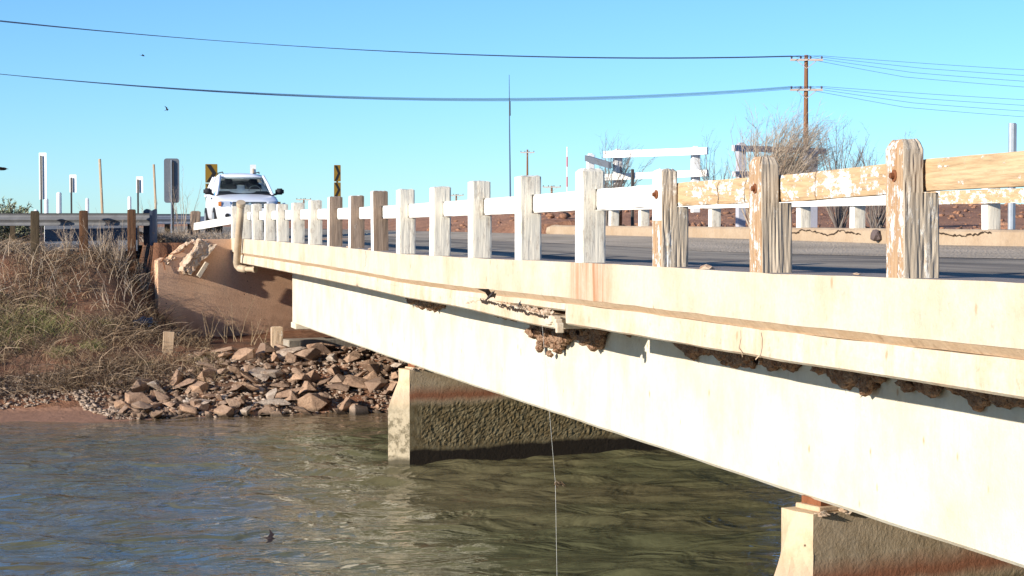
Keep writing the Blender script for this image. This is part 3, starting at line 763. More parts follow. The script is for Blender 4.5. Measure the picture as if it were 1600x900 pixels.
# ------------------------------------------------------------------ far railing
frail = thing('far_bridge_railing', (7.9, 25, .28), 'white timber railing along the far curb of the bridge', 'railing')
fy = 26.3 - 2.2 * 12
while fy < 45.5:
    mb = MB(); t = fcz(fy); grid_prism(mb, 7.86, 8.06, fy - .2, fy, t - .01, t + .60 + (.0 if fy < 40 else .02), 20, 12, .003, fy, .015, (0, rng.uniform(-.02, .02)), 1, lambda c, t: 0 if c == 3 else 1)
    mb.build('post', [MAT['post_white'], MAT['post_white_worn_shade']], frail, fixn=False)
    if fy + 2.2 < 46:
        mb = MB(); ta = fcz(fy)
        for j in range(9):
            y = fy - .1 + 2.194 * j / 8; tt = fcz(y) + .545 + .01 * nz(y, 1, 1)
            mb.v += [(7.80, y, tt), (7.80 + .004 * nz(y * 3, 2, 2), y, tt - .19), (7.858, y, tt - .19), (7.858, y, tt)]
        for j in range(8):
            for q in range(4):
                a = j * 4 + q; b = j * 4 + (q + 1) % 4; mb.f.append((a, b, b + 4, a + 4)); mb.m.append(0)
        mb.f += [(0, 1, 2, 3), (35, 34, 33, 32)]; mb.m += [0, 0]
        mb.build('rail_board', MAT['rail_white'] if fy > 25 else MAT['rail_tan_worn'], frail)
    fy += 2.2
# dark stone on the far curb
mb = MB(); lump(mb, (7.5, 26.7, .17), .10, 5, 2, (.8, 1, .9), .4); o = mb.build('stone', m_plain('dark_stone', (.12, .09, .085), .9, .2)); o.data.transform(Matrix.Translation((-7.5, -26.7, -.1))); o.location = (7.5, 26.7, .1)
tag(o, 'dark round stone lying against the cracked far curb', 'stone')

# ------------------------------------------------------------------ drain pipe
pp = thing('drain_pipe', (-.09, 45.2, -.8), 'tan vertical drain pipe with elbow on the far end of the bridge edge', 'pipe')
mb = MB(); P = [(-.11, 44.7, .78), (-.11, 45.0, .3), (-.11, 45.4, -.2), (-.11, 45.7, -.58), (-.09, 45.73, -.66), (-.04, 45.7, -.72), (.03, 45.6, -.74), (.10, 45.5, -.74)]
mb.tube(P, [.085] * 3 + [.085, .09, .09, .085, .085], 14); mb.build('pipe', MAT['pipe'], pp, smooth=True)
mb = MB(); mb.tube([(-.11, 44.71, .75), (-.11, 44.66, .83)], .105, 14); mb.build('collar', MAT['pipe'], pp)
mb = MB(); mb.tube([(.10, 45.5, -.74), (.26, 45.3, -.74)], .06, 12); mb.tube([(.25, 45.31, -.74), (.29, 45.26, -.74)], .08, 12); mb.build('outlet_pipe', MAT['pipe'], pp)
# ------------------------------------------------------------------ swallow nests under the deck edge
def nest(y, x, z_, span, drop, seed, label):
    q = Vector((x, y, z_)); t = thing('swallow_nest', tuple(q), label, 'nest', 'mud nests of swallows under the bridge edge')
    n = max(2, int(span / .15)); drop *= .72 if seed in (4, 5) else .42; rr = random.Random(seed)
    mb = MB()
    for i in range(n * 9):
        yy = y + span * (rr.random() - .5); k = .35 + .65 * abs(math.sin(yy * 7.3 + seed)) * (1 - abs((yy - y) / (span / 2)) ** 3)
        lump(mb, (x + rr.uniform(-.02, .06), yy, z_ + .05 - (drop + .05) * rr.random() * k), rr.uniform(.035, .085), seed + i, 2, (.9, 1.15, .8), .8)
    mb.build('mud_shell', MAT['mud'], t, smooth=True)
    for i in range({4: 3, 5: 1, 9: 1}.get(seed, 0)):
        yy = y + span * (rr.random() - .5) * .7
        mb = MB(); c = Vector((x - .075, yy, z_ - drop * .15 * rr.random())); mb.tube([c + Vector((-.055, -.02, -.01)), c + Vector((-.02, 0, 0))], [.034, .05], 10, cap=False); mb.tube([c + Vector((-.05, -.018, -.009)), c + Vector((-.049, -.018, -.009))], .03, 10)
        mb.build('nest_mouth', [MAT['mud']], t); mb = MB(); mb.tube([c + Vector((-.058, -.021, -.0095)), c + Vector((-.054, -.02, -.009))], .027, 10); mb.build('nest_hole', MAT['hole'], t)
nest(28.4, .93, -.80, 2.4, .30, 1, 'farthest mud nest cluster under the bridge edge, left of the break')
nest(25.3, .95, -.70, 1.2, .16, 2, 'small shaded mud nest between the farthest cluster and the break')
nest(22.9, .94, -.74, 2.6, .20, 3, 'long shaded mud nest just left of the big sunlit nest at the break')
nest(21.2, .90, -.84, 1.5, .42, 4, 'largest sunlit mud nest hanging under the broken slab edge')
nest(19.7, .92, -.78, 1.1, .26, 5, 'mud nest with dark hole just right of the broken slab edge')
nest(18.3, .95, -.68, .5, .13, 6, 'smallest mud nest crumb right of the broken slab edge')
nest(16.35, .95, -.75, .75, .20, 7, 'shaded mud nest just right of the drain spout')
nest(15.35, .94, -.76, .85, .26, 8, 'deep mud nest second to the right of the drain spout')
nest(14.4, .95, -.73, .75, .2, 9, 'shaded mud nest third to the right of the drain spout')
nest(12.95, .94, -.72, 1.05, .24, 10, 'wide mud nest under the deck edge below the second nearest post')
nest(11.85, .94, -.69, .55, .22, 11, 'narrow mud nest left of the nearest long nest')
nest(10.95, .94, -.67, .95, .22, 12, 'nearest long mud nest under the deck edge at the right of the picture')

# ------------------------------------------------------------------ utility pole, wires
def insul(mb, c, s=1): mb.tube([c, (c[0], c[1], c[2] + .10 * s), (c[0], c[1], c[2] + .22 * s), (c[0], c[1], c[2] + .30 * s)], [.05 * s, .12 * s, .12 * s, .06 * s], 8)
az = math.atan2(.97, .243)
LD = Vector((.985, -.17, 0)).normalized()      # line direction; crossarms stand nearly square to the view
def upole(loc, H, arms, label, s=1.0, group=None, lean=0):
    t = thing('utility_pole', loc, label, 'utility pole', group); L = Vector(loc)
    mb = MB(); mb.tube([L + Vector((0, 0, -1)), L + Vector((lean * .5, 0, H * .5)), L + Vector((lean, 0, H))], [.19 * s, .17 * s, .13 * s], 10); mb.build('pole', MAT['pole_wood'], t, smooth=True)
    D = Vector((math.cos(-.24), math.sin(-.24), 0)); Nn = Vector((D.y, -D.x, 0))
    for h, wd in arms:
        c = L + Vector((lean * h / H, 0, h)) + Nn * .2 * s; mb = MB()
        u_ = D * wd / 2
        mb.add([c - u_ - Nn * .07 * s + Vector((0, 0, -.07 * s)), c + u_ - Nn * .07 * s + Vector((0, 0, -.07 * s)), c + u_ + Nn * .07 * s + Vector((0, 0, -.07 * s)), c - u_ + Nn * .07 * s + Vector((0, 0, -.07 * s)),
                c - u_ - Nn * .07 * s + Vector((0, 0, .07 * s)), c + u_ - Nn * .07 * s + Vector((0, 0, .07 * s)), c + u_ + Nn * .07 * s + Vector((0, 0, .07 * s)), c - u_ + Nn * .07 * s + Vector((0, 0, .07 * s))],
               [(0, 3, 2, 1), (4, 5, 6, 7), (0, 1, 5, 4), (1, 2, 6, 5), (2, 3, 7, 6), (3, 0, 4, 7)])
        arm = mb.build('crossarm', MAT['arm_wood'], t)
        for sg in (-1, 1):
            mb = MB(); mb.tube([c + D * sg * wd * .30 + Vector((0, 0, -.05)), c + Vector((0, 0, -wd * .26))], .03 * s, 4); mb.build('brace', MAT['arm_wood'], t)
        for f_ in (-.46, -.18, .12, .46):
            mb = MB(); q = c + D * wd * f_ + Vector((0, 0, .07 * s)); insul(mb, q, s * .62); mb.build('insulator', MAT['insul'], arm)
    return t
PB_ = Vector((47.0, 123.6, .2)); TOP = 11.65
upole(tuple(PB_), TOP, ((TOP - .35, 2.25), (TOP - 2.4, 2.25)), 'tall brown wooden utility pole with two crossarms behind the dry bush')
LEFTP = Vector((-46.9, 105.5, -.3))
upole(tuple(LEFTP), 16.7, ((16.4, 2.25), (14.4, 2.25)), 'wooden utility pole carrying the wires beyond the left edge of the picture')
RIGHTP = Vector((130, 120.0, .2))
upole(tuple(RIGHTP), 11.0, ((10.6, 2.25), (8.5, 2.25)), 'wooden utility pole carrying the wires beyond the right edge of the picture')
Dv = Vector((math.cos(-.24), math.sin(-.24), 0))
wn_ = 0
for (A, B, ha, hb, sag, up, side) in ((PB_, LEFTP, 11.6, 16.6, 2.55, 'upper', 'left'), (PB_, LEFTP, 9.5, 14.6, 3.5, 'lower', 'left'), (PB_, RIGHTP, 11.6, 10.9, 1.0, 'upper', 'right'), (PB_, RIGHTP, 9.5, 8.8, 1.0, 'lower', 'right')):
    for q, f_ in enumerate((-.46, -.18, .12, .46)):
        a = A + Dv * 2.25 * f_ + Vector((0, 0, ha)); b = B + Dv * 2.25 * f_ + Vector((0, 0, hb)); s_ = sag * (1 + .02 * q) if side == 'left' else sag + .22 * (3 - q)
        P = [a.lerp(b, t / 40) - Vector((0, 0, 4 * s_ * (t / 40) * (1 - t / 40))) for t in range(41)]
        if side == 'right': P = [p - Vector((0, 0, .22 * (3 - q) * min(1, i / 4.0))) for i, p in enumerate(P)]
        mb = MB(); mb.tube([p - P[0] for p in P], (.017 if q % 3 else .013) if side == 'left' else .013, 5); o = mb.build('power_wire', MAT['wire']); o.location = P[0]
        if side == 'left': tag(o, f'dark wire in the {up} bundle of four running left from the tall pole', 'wire', f'{up} wires running left from the tall pole')
        else: tag(o, ('lowest', 'second lowest', 'second highest', 'highest')[q] + f' thin wire of the {up} four running right from the tall pole', 'wire', f'{up} wires running right from the tall pole')
# far poles on the horizon
def px_pt(px, d, z_=-.3):
    """a point on the ground plane at distance d along the compass bearing of a landmark"""
    a = R(14.0722) + math.atan((px - 800) / 3000.0); return (-4.84 + d * math.sin(a), d * math.cos(a), z_)
upole(px_pt(824, 330), 13.1, ((12.6, 2.4), (8.3, 1.9)), 'slim distant utility pole with two short crossarms beside the tall thin mast', 1.1)
far = ((713, 520, 8.2, 'small distant utility pole on the horizon left of the slim pole'), (475, 520, 7.0, 'small distant utility pole on the horizon left of the second chevron sign'), (862, 420, 8.6, 'small distant utility pole peeping over the red earth berm'), (667, 700, 7.0, 'tiny distant utility pole on the horizon between two larger ones'))
for px, d, H, lb in far: upole(px_pt(px, d), H, ((H - .3, 4.0),), lb, 1.6, 'far utility poles along the horizon')
q = px_pt(798, 160); m_t = thing('radio_mast', q, 'very thin tall grey whip mast rising alone against the sky', 'mast')
mb = MB(); mb.tube([q, (q[0] - .1, q[1], 8), (q[0] - .13, q[1], 12.6)], [.075, .05, .02], 6); mb.build('mast_pole', MAT['wire'], m_t)
mb = MB(); mb.tube([(q[0] - .075, q[1] - .05, 9.2), (q[0] - .085, q[1] - .05, 10.4)], .06, 6); mb.build('antenna_collar', MAT['dark_post'], m_t)
q = px_pt(886, 150); m_t = thing('striped_mast', q, 'short red and white striped marker mast behind the red berm', 'mast')
for i in range(8):
    mb = MB(); z0 = i * .78; mb.tube([(q[0], q[1], z0), (q[0], q[1], z0 + .775)], .05, 6); mb.build('mast_band', m_plain('faded_red_paint', (.6, .12, .12)) if i % 2 == 0 else MAT['white'], m_t)
# pipe post at the far right
q = px_pt(1580, 40, .2); mb = MB(); mb.tube([q, (q[0], q[1], 2.36)], .075, 10); mb.box((q[0] - .02, q[1] - .09, 1.2), (q[0] + .05, q[1] - .075, 2.34)); o = mb.build('steel_post', MAT['galv']); o.data.transform(Matrix.Translation(-Vector(q))); o.location = q
tag(o, 'plain grey steel post standing at the right edge behind the railing', 'post')

# ------------------------------------------------------------------ plank gates (right, behind the far railing)
def beam(A, B, h, d, mat, name, parent, rough_=.006):
    A = Vector(A); B = Vector(B); D = (B - A); L_ = D.length; D.normalize(); N2 = Vector((D.y, -D.x, 0)).normalized(); mb = MB()
    ring = [(-d / 2, -h / 2), (d / 2, -h / 2), (d / 2, h / 2), (-d / 2, h / 2)]; k = 10
    for j in range(k + 1):
        c = A + D * L_ * j / k
        for (u_, v_) in ring: mb.v.append(tuple(c + N2 * u_ + Vector((0, 0, v_ + rough_ * nz(j * .7, u_ * 9, v_ * 9)))))
    for j in range(k):
        for q in range(4):
            a = j * 4 + q; b = j * 4 + (q + 1) % 4; mb.f.append((a, b, b + 4, a + 4)); mb.m.append(0)
    mb.f += [(3, 2, 1, 0), (k * 4, k * 4 + 1, k * 4 + 2, k * 4 + 3)]; mb.m += [0, 0]
    return mb.build(name, mat, parent)
def gpost(x, y, z0, z1, w_, mat, parent, name='post', knob=True, d_=None):
    mb = MB(); d_ = d_ or w_; mb.box((x - w_ / 2, y - d_ / 2, z0), (x + w_ / 2, y + d_ / 2, z1), taper=.0)
    if knob: mb.box((x - w_ * .3, y - d_ * .3, z1 + .001), (x + w_ * .3, y + d_ * .3, z1 + .04))
    return mb.build(name, mat, parent, bevel=.012)
wf = MAT['white']
g1 = thing('plank_fence', (10.5, 46.3, .2), 'bright white sunlit plank fence frame beyond the far railing', 'fence')
def PD_(px, y_up, d):
    a = R(14.0722) + math.atan((px - 800) / 3000.0); f_ = d / math.cos(math.atan((px - 800) / 3000.0)); return Vector((-4.84 + f_ * math.sin(a), f_ * math.cos(a), .37 + y_up))
A = PD_(944, 1.70, 48.5); B = PD_(1105, 1.74, 47.0); beam(A, B, .175, .09, wf, 'plank', g1)
A = PD_(946, 1.13, 48.5); B = PD_(1105, 1.20, 47.0); beam(A, B, .165, .09, MAT['rail_white'], 'plank', g1)
P = PD_(965, 0, 48.6); gpost(P.x, P.y, 1.15, 2.18, .20, wf, g1); gpost(P.x + .03, P.y + .02, -.2, 1.15, .15, MAT['pole_wood'], g1, knob=False)
P = PD_(1089, 0, 47.3); gpost(P.x, P.y + .13, .6, 2.20, .19, wf, g1)
g1b = thing('plank_fence', (9.2, 48.2, .2), 'short white and dark broken fence end left of the bright plank fence', 'fence')
A = PD_(916, 1.66, 50); B = PD_(953, 1.40, 47.5); beam(A, B, .15, .08, MAT['sign_back'], 'plank', g1b)
P = PD_(924, 0, 50); gpost(P.x, P.y + .1, -.1, 2.12, .18, wf, g1b)
P = PD_(988, 0, 46.5); gpost(P.x, P.y, .1, 1.65, .07, MAT['dark_post'], g1b, 'leaning_stake', False)
pf = m_plain('shaded_white_paint', (.42, .42, .46), .6, .3, 0, .2)  # white fence paint darkened to purplish grey, its shade put into the colour
g2 = thing('plank_fence', (15.5, 50.5, .2), 'shaded purplish grey plank fence frame behind the tall dry bush', 'fence')
A = PD_(1145, 2.0, 52); B = PD_(1288, 2.06, 56); beam(A, B, .165, .10, pf, 'plank', g2)
A = PD_(1146, 1.30, 52); B = PD_(1176, 1.32, 53); beam(A, B, .15, .10, pf, 'plank', g2)
P = PD_(1157, 0, 52.5); gpost(P.x, P.y, .1, 2.50, .22, pf, g2)
P = PD_(1263, 0, 55.5); gpost(P.x, P.y, .1, 2.45, .40, pf, g2, knob=False)

# ------------------------------------------------------------------ signs and posts on the left
def panel(mb, c, w_, h, rot, th=.012, rad=0.0, mi=0):
    Rm = Matrix.Rotation(rot, 3, 'Z'); pts = []
    if rad <= 0: pts = [(-w_ / 2, -h / 2), (w_ / 2, -h / 2), (w_ / 2, h / 2), (-w_ / 2, h / 2)]
    else:
        for (sx, sz, a0) in ((1, -1, -90), (1, 1, 0), (-1, 1, 90), (-1, -1, 180)):
            for k in range(5): a = R(a0 + 90 * k / 4); pts.append((sx * (w_ / 2 - rad) + rad * math.cos(a), sz * (h / 2 - rad) + rad * math.sin(a)))
    C_ = Vector(c); mb.extr([Rm @ Vector((x, 0, z_)) for x, z_ in pts], C_ + Rm @ Vector((0, th / 2, 0)), C_ - Rm @ Vector((0, th / 2, 0)), mi)
def gz(P): return min(T(P.x, P.y), -.05) if P.x < .3 else -.05
def white_marker(px, d, pw, ph, top, label, rot=0, tall=0):
    P = PD_(px, 0, d); g = gz(P); t = thing('delineator_sign', (P.x, P.y, g), label, 'road marker')
    mb = MB(); panel(mb, (P.x + .05, P.y, .37 + top - ph / 2), pw, ph, rot); mb.build('panel', MAT['white'], t)
    mb = MB(); mb.box((P.x - .02, P.y - .06, g - .2), (P.x + .025, P.y - .02, .37 + top - .07)); mb.build('post', MAT['dark_post'], t)
white_marker(65, 50, .21, 1.21, 1.80, 'tallest white sign panel on a dark thin post at the left', R(-28))
white_marker(112, 50, .19, .46, 1.23, 'short white sign panel with dark post, second from the left', R(-28))
white_marker(216, 50, .19, .42, 1.18, 'short white sign panel left of the big grey sign back', R(-28))
P = PD_(396, 0, 66); t = thing('delineator_sign', (P.x, P.y, -.1), 'small white panel showing above the roof of the white car', 'road marker')
mb = MB(); panel(mb, (P.x, P.y, .37 + 1.72), .20, .5, 0); mb.build('panel', MAT['white'], t); mb = MB(); mb.box((P.x - .02, P.y - .06, -.1), (P.x + .02, P.y - .02, 2.2)); mb.build('post', MAT['pale_wood'], t)
for px, d, hh, r_, mt, lb, ln in ((163, 50, 1.64, .035, 'pale_wood', 'thin leaning wooden stake with a pale top between two white signs', -.10), (246, 50, 1.50, .03, 'pale_wood', 'thin bare stake just left of the big grey sign back', -.08)):
    P = PD_(px, 0, d); g = gz(P); mb = MB(); mb.tube([(0, 0, -.2), (ln * .5, 0, (hh + .37 - g) * .5), (ln, 0, hh + .37 - g)], r_, 6); o = mb.build('wooden_stake', MAT[mt]); o.location = (P.x, P.y, g); tag(o, lb, 'stake')
for px, d, hh, r_, lb in ((93, 49.0, .76, .065, 'largest round white bollard in front of the guardrail beam'), (57, 62, .40, .07, 'tiny white bollard at the left behind the guardrail'), (73, 54, .66, .06, 'white bollard beside the foot of the tallest sign'), (137, 56, .70, .05, 'small white bollard behind the guardrail right of the second sign'), (203, 54, .72, .05, 'small white bollard left of the rightmost short sign'), (444, 58, .58, .055, 'white marker post right of the white car')):
    P = PD_(px, 0, d); g = min(gz(P), -.2); mb = MB(); mb.tube([(0, 0, -.2), (0, 0, hh + .37 - g - .03), (0, 0, hh + .37 - g)], [r_, r_, r_ * .6], 10); o = mb.build('bollard', MAT['white'], smooth=False); o.location = (P.x, P.y, g); tag(o, lb, 'bollard', 'white roadside bollards')
# big sign seen from the back
P = PD_(269, 0, 52); g = gz(P); t = thing('road_sign', (P.x, P.y, g), 'tall grey back of a rounded road sign on a channel post', 'road sign')
mb = MB(); panel(mb, (P.x, P.y, .37 + 1.12), .41, 1.20, R(-4), .012, .07); mb.build('sign_panel', MAT['sign_back'], t)
mb = MB(); mb.box((P.x - .03, P.y - .075, g - .2), (P.x + .0, P.y - .02, 2.05)); mb.build('post', MAT['galv'], t)
mb = MB(); mb.box((P.x + .003, P.y - .065, g - .2), (P.x + .055, P.y - .02, 2.0)); mb.build('post', MAT['dark_post'], t)
# chevron signs
def chevron(px, d, w_, tops, label, flip=1):
    P = PD_(px, 0, d); t = thing('chevron_sign', (P.x, P.y, -.1), label, 'chevron sign')
    for (z1, h) in tops:
        c = (P.x, P.y, .37 + z1 - h / 2)
        mb = MB(); panel(mb, c, w_, h, 0, .012, .02); pn = mb.build('sign_panel', MAT['yellow'], t)
        mb = MB(); a = w_ * .42; hh = h * .46
        pts = [(-a * flip, hh), (-a * flip * .1, hh), (a * flip, 0), (-a * flip * .1, -hh), (-a * flip, -hh), (a * flip * .15, 0)]
        for tri in ((0, 1, 2, 5), (5, 2, 3, 4)):
            mb.extr([Vector((pts[i][0], 0, pts[i][1])) for i in tri], Vector(c) + Vector((0, -.0065, 0)), Vector(c) + Vector((0, -.010, 0)))
        mb.build('chevron', MAT['sign_black'], pn)
    mb = MB(); mb.box((P.x - .03, P.y + .012, -.3), (P.x + .03, P.y + .06, .37 + tops[0][0] - .05)); mb.build('post', MAT['dark_post'], t)
chevron(331, 62, .39, ((1.87, .60), (1.24, .66)), 'yellow and black chevron sign half hidden behind the white car')
chevron(527.5, 62, .22, ((1.84, .53), (1.28, .47)), 'narrow yellow and black chevron sign right of the white car')
# guardrail
gr = thing('guardrail', (-4.5, 48.3, -.4), 'old grey metal guardrail on brown timber posts above the weedy bank', 'guardrail')
for px, d, w_, top, mt in ((55, 47.0, .21, .27, 'old_post'), (131, 47.0, .21, .28, 'rust_post'), (206, 47.0, .20, .31, 'rust_post')):
    P = PD_(px, 0, d); mb = MB(); g = T(P.x, P.y); grid_prism(mb, P.x - w_ / 2, P.x + w_ / 2, P.y - .09, P.y + .09, g - .3, .37 + top, 20, 16, .005, px, .02); mb.build('post', MAT[mt], gr, fixn=False)
def wbeam(mb, A, B, z0):
    A = Vector(A); B = Vector(B); D = (B - A).normalized(); N2 = Vector((-D.y, D.x, 0)); prof = [(0, 0), (.04, .03), (.04, .10), (-.03, .14), (-.03, .17), (.04, .21), (.04, .28), (0, .31)]
    n = len(prof)
    for c in (A, B):
        for th in (0, .004):
            for (u_, v_) in prof: mb.v.append(tuple(c + N2 * (u_ + th) + Vector((0, 0, z0 + v_))))
    b = len(mb.v) - 4 * n
    for i in range(n - 1):
        for k in (0, n): mb.f.append((b + k + i, b + k + i + 1, b + 2 * n + k + i + 1, b + 2 * n + k + i)); mb.m.append(0)
    return mb
A = PD_(-60, 0, 47.6); B = PD_(236, 0, 47.4); mb = MB(); wbeam(mb, A, B, -.09); mb.build('beam', m_plain('dull_galvanised', (.15, .15, .155), .6, .3, .3, .5, 4), gr, smooth=True, fixn=False)
mb = MB(); C_ = PD_(236, 0, 47.3)    # curled end
ring = []
for i in range(13):
    a = R(-100 + i * 24); ring.append((C_.x + .17 * math.cos(a), C_.y + .25 + .22 * math.sin(a)))
for i in range(12):
    a, b = ring[i], ring[i + 1]; mb.add([(a[0], a[1], -.20), (b[0], b[1], -.22 + .03 * (i % 3)), (b[0], b[1], .66 + .04 * math.sin(i)), (a[0], a[1], .66 + .04 * math.sin(i - 1))], [(0, 1, 2, 3)])
mb.build('terminal_end', MAT['navy'], gr, smooth=True, fixn=False)
gr2 = thing('guardrail', (-3.5, 51, -.3), 'dark blue far guardrail beam across the side road', 'guardrail')
A = PD_(-80, 0, 60); B = PD_(300, 0, 59); mb = MB(); wbeam(mb, A, B, -.06); mb.build('beam', MAT['navy'], gr2, smooth=True, fixn=False)
for px in (-40, 20, 80, 140, 200, 262, 298):
    P = PD_(px, 0, 59.4); mb = MB(); mb.box((P.x - .08, P.y + .05, -.5), (P.x + .08, P.y + .2, .62)); mb.build('post', MAT['old_post'], gr2)
A = PD_(70, 0, 48.4); B = PD_(215, 0, 48.2); gr3 = thing('metal_plate', ((A.x + B.x) / 2, A.y, -.3), 'dark steel panels leaning behind the guardrail posts', 'metal panel')
mb = MB(); mb.add([(A.x, A.y, -.35), (B.x, B.y, -.35), (B.x, B.y, .52), (A.x, A.y, .50), (A.x, A.y + .05, -.35), (B.x, B.y + .05, -.35), (B.x, B.y + .05, .52), (A.x, A.y + .05, .50)], [(0, 1, 2, 3), (5, 4, 7, 6), (3, 2, 6, 7), (0, 3, 7, 4), (1, 5, 6, 2)]); mb.build('panel', MAT['navy'], gr3)
# fence stub beyond the bridge end
st = thing('leaning_fence', (-.7, 50.5, -.1), 'stub of old fence with sagging cream board beyond the bridge end', 'fence')
P = PD_(303, 0, 50.5); mb = MB(); grid_prism(mb, P.x - .13, P.x + .13, P.y - .1, P.y + .1, -.5, .66, 24, 14, .01, 4, .03, (.05, 0)); mb.build('post', MAT['wood_brown'], st, fixn=False)
beam(PD_(305, -.12, 50.3), PD_(368, .06, 49.0), .19, .09, MAT['rail_white'], 'board', st)
# timber post and debris under the bridge end
mb = MB(); P = PD_(432, 0, 43.0); grid_prism(mb, P.x - .13, P.x + .13, P.y - .13, P.y + .13, -2.7, -1.97, 24, 10, .008, 9, .02); o = mb.build('timber_stub', MAT['pale_wood'], fixn=False); o.data.transform(Matrix.Translation(-Vector((P.x, P.y, -2.6)))); o.location = (P.x, P.y, -2.6); tag(o, 'short pale timber post standing under the far end of the girder', 'post')
mb = MB(); P = PD_(262, 0, 42.3); g = T(P.x, P.y); mb.box((-.13, -.03, -.2), (.11, .03, .42), rot=Matrix.Rotation(R(4), 3, 'Y'), c=(0, 0, 0)); rag(mb, .03, 3); o = mb.build('broken_board', MAT['pale_wood'], bevel=.01); o.location = (P.x, P.y, g + .05); tag(o, 'pale broken board sticking up from the weeds left of the wing wall', 'board')
P = PD_(226, 0, 44.2); g = T(P.x, P.y); bm = bmesh.new(); bmesh.ops.create_icosphere(bm, subdivisions=4, radius=1); me = bpy.data.meshes.new('rubbish_bag')
for v in bm.verts:
    n3 = v.co.copy(); d = 1 + .35 * noise.noise(n3 * 2.2) + .16 * abs(noise.noise(n3 * 6)); v.co = Vector((n3.x * d * .27, n3.y * d * .22, n3.z * d * .15))
bm.to_mesh(me); bm.free(); me.materials.append(M_('black_plastic', (.012, .013, .018), .22, .7).done()); o = link('rubbish_bag', me); o.location = (P.x, P.y, g + .1); me.polygons.foreach_set('use_smooth', [True] * len(me.polygons)); tag(o, 'crumpled black plastic bag lying in the weeds left of the wing wall', 'bag')

# ------------------------------------------------------------------ white car
car = thing('parked_car', (1.12, 54.0, .08), 'white compact SUV seen from the front at the far end of the bridge', 'car')
CX, CY, CZ = 1.12, 54.0, .08
def cpt(x, y, z_): return (CX + x, CY + y, CZ + z_)
# lower body: stations front to back; half-profile from sill to centre of the bonnet
mb = MB(); stn = [(0.0, .66, .36, .66, .70), (.06, .80, .30, .74, .80), (.22, .87, .27, .84, .90), (.55, .90, .27, .96, .99), (1.05, .91, .27, 1.03, 1.06), (1.35, .91, .27, 1.07, 1.09), (2.4, .91, .27, 1.08, 1.09), (3.8, .90, .30, 1.08, 1.09), (4.3, .86, .34, 1.05, 1.06), (4.42, .78, .45, .95, .96)]
rings = []
for (y, w_, z0, zs_, zt) in stn:
    half = [(w_ * .86, z0), (w_ * .98, z0 + .10), (w_, (z0 + zs_) * .55), (w_ * .985, zs_ - .06), (w_ * .93, zs_), (w_ * .60, zt + .005), (w_ * .3, zt + .015), (0, zt + .02)]
    rings.append([cpt(x, y, z_) for x, z_ in half] + [cpt(-x, y, z_) for x, z_ in reversed(half[:-1])])
nn = len(rings[0])
for r_ in rings: mb.v += r_
for j in range(len(rings) - 1):
    for i in range(nn):
        a = j * nn + i; b = j * nn + (i + 1) % nn; mb.f.append((a, b, b + nn, a + nn)); mb.m.append(0)
mb.f += [tuple(range(nn)), tuple((len(rings) - 1) * nn + i for i in reversed(range(nn)))]; mb.m += [0, 0]
body = mb.build('body', MAT['car_paint'], car, smooth=True)
md = body.modifiers.new('s', 'SUBSURF'); md.levels = 1; md.render_levels = 2
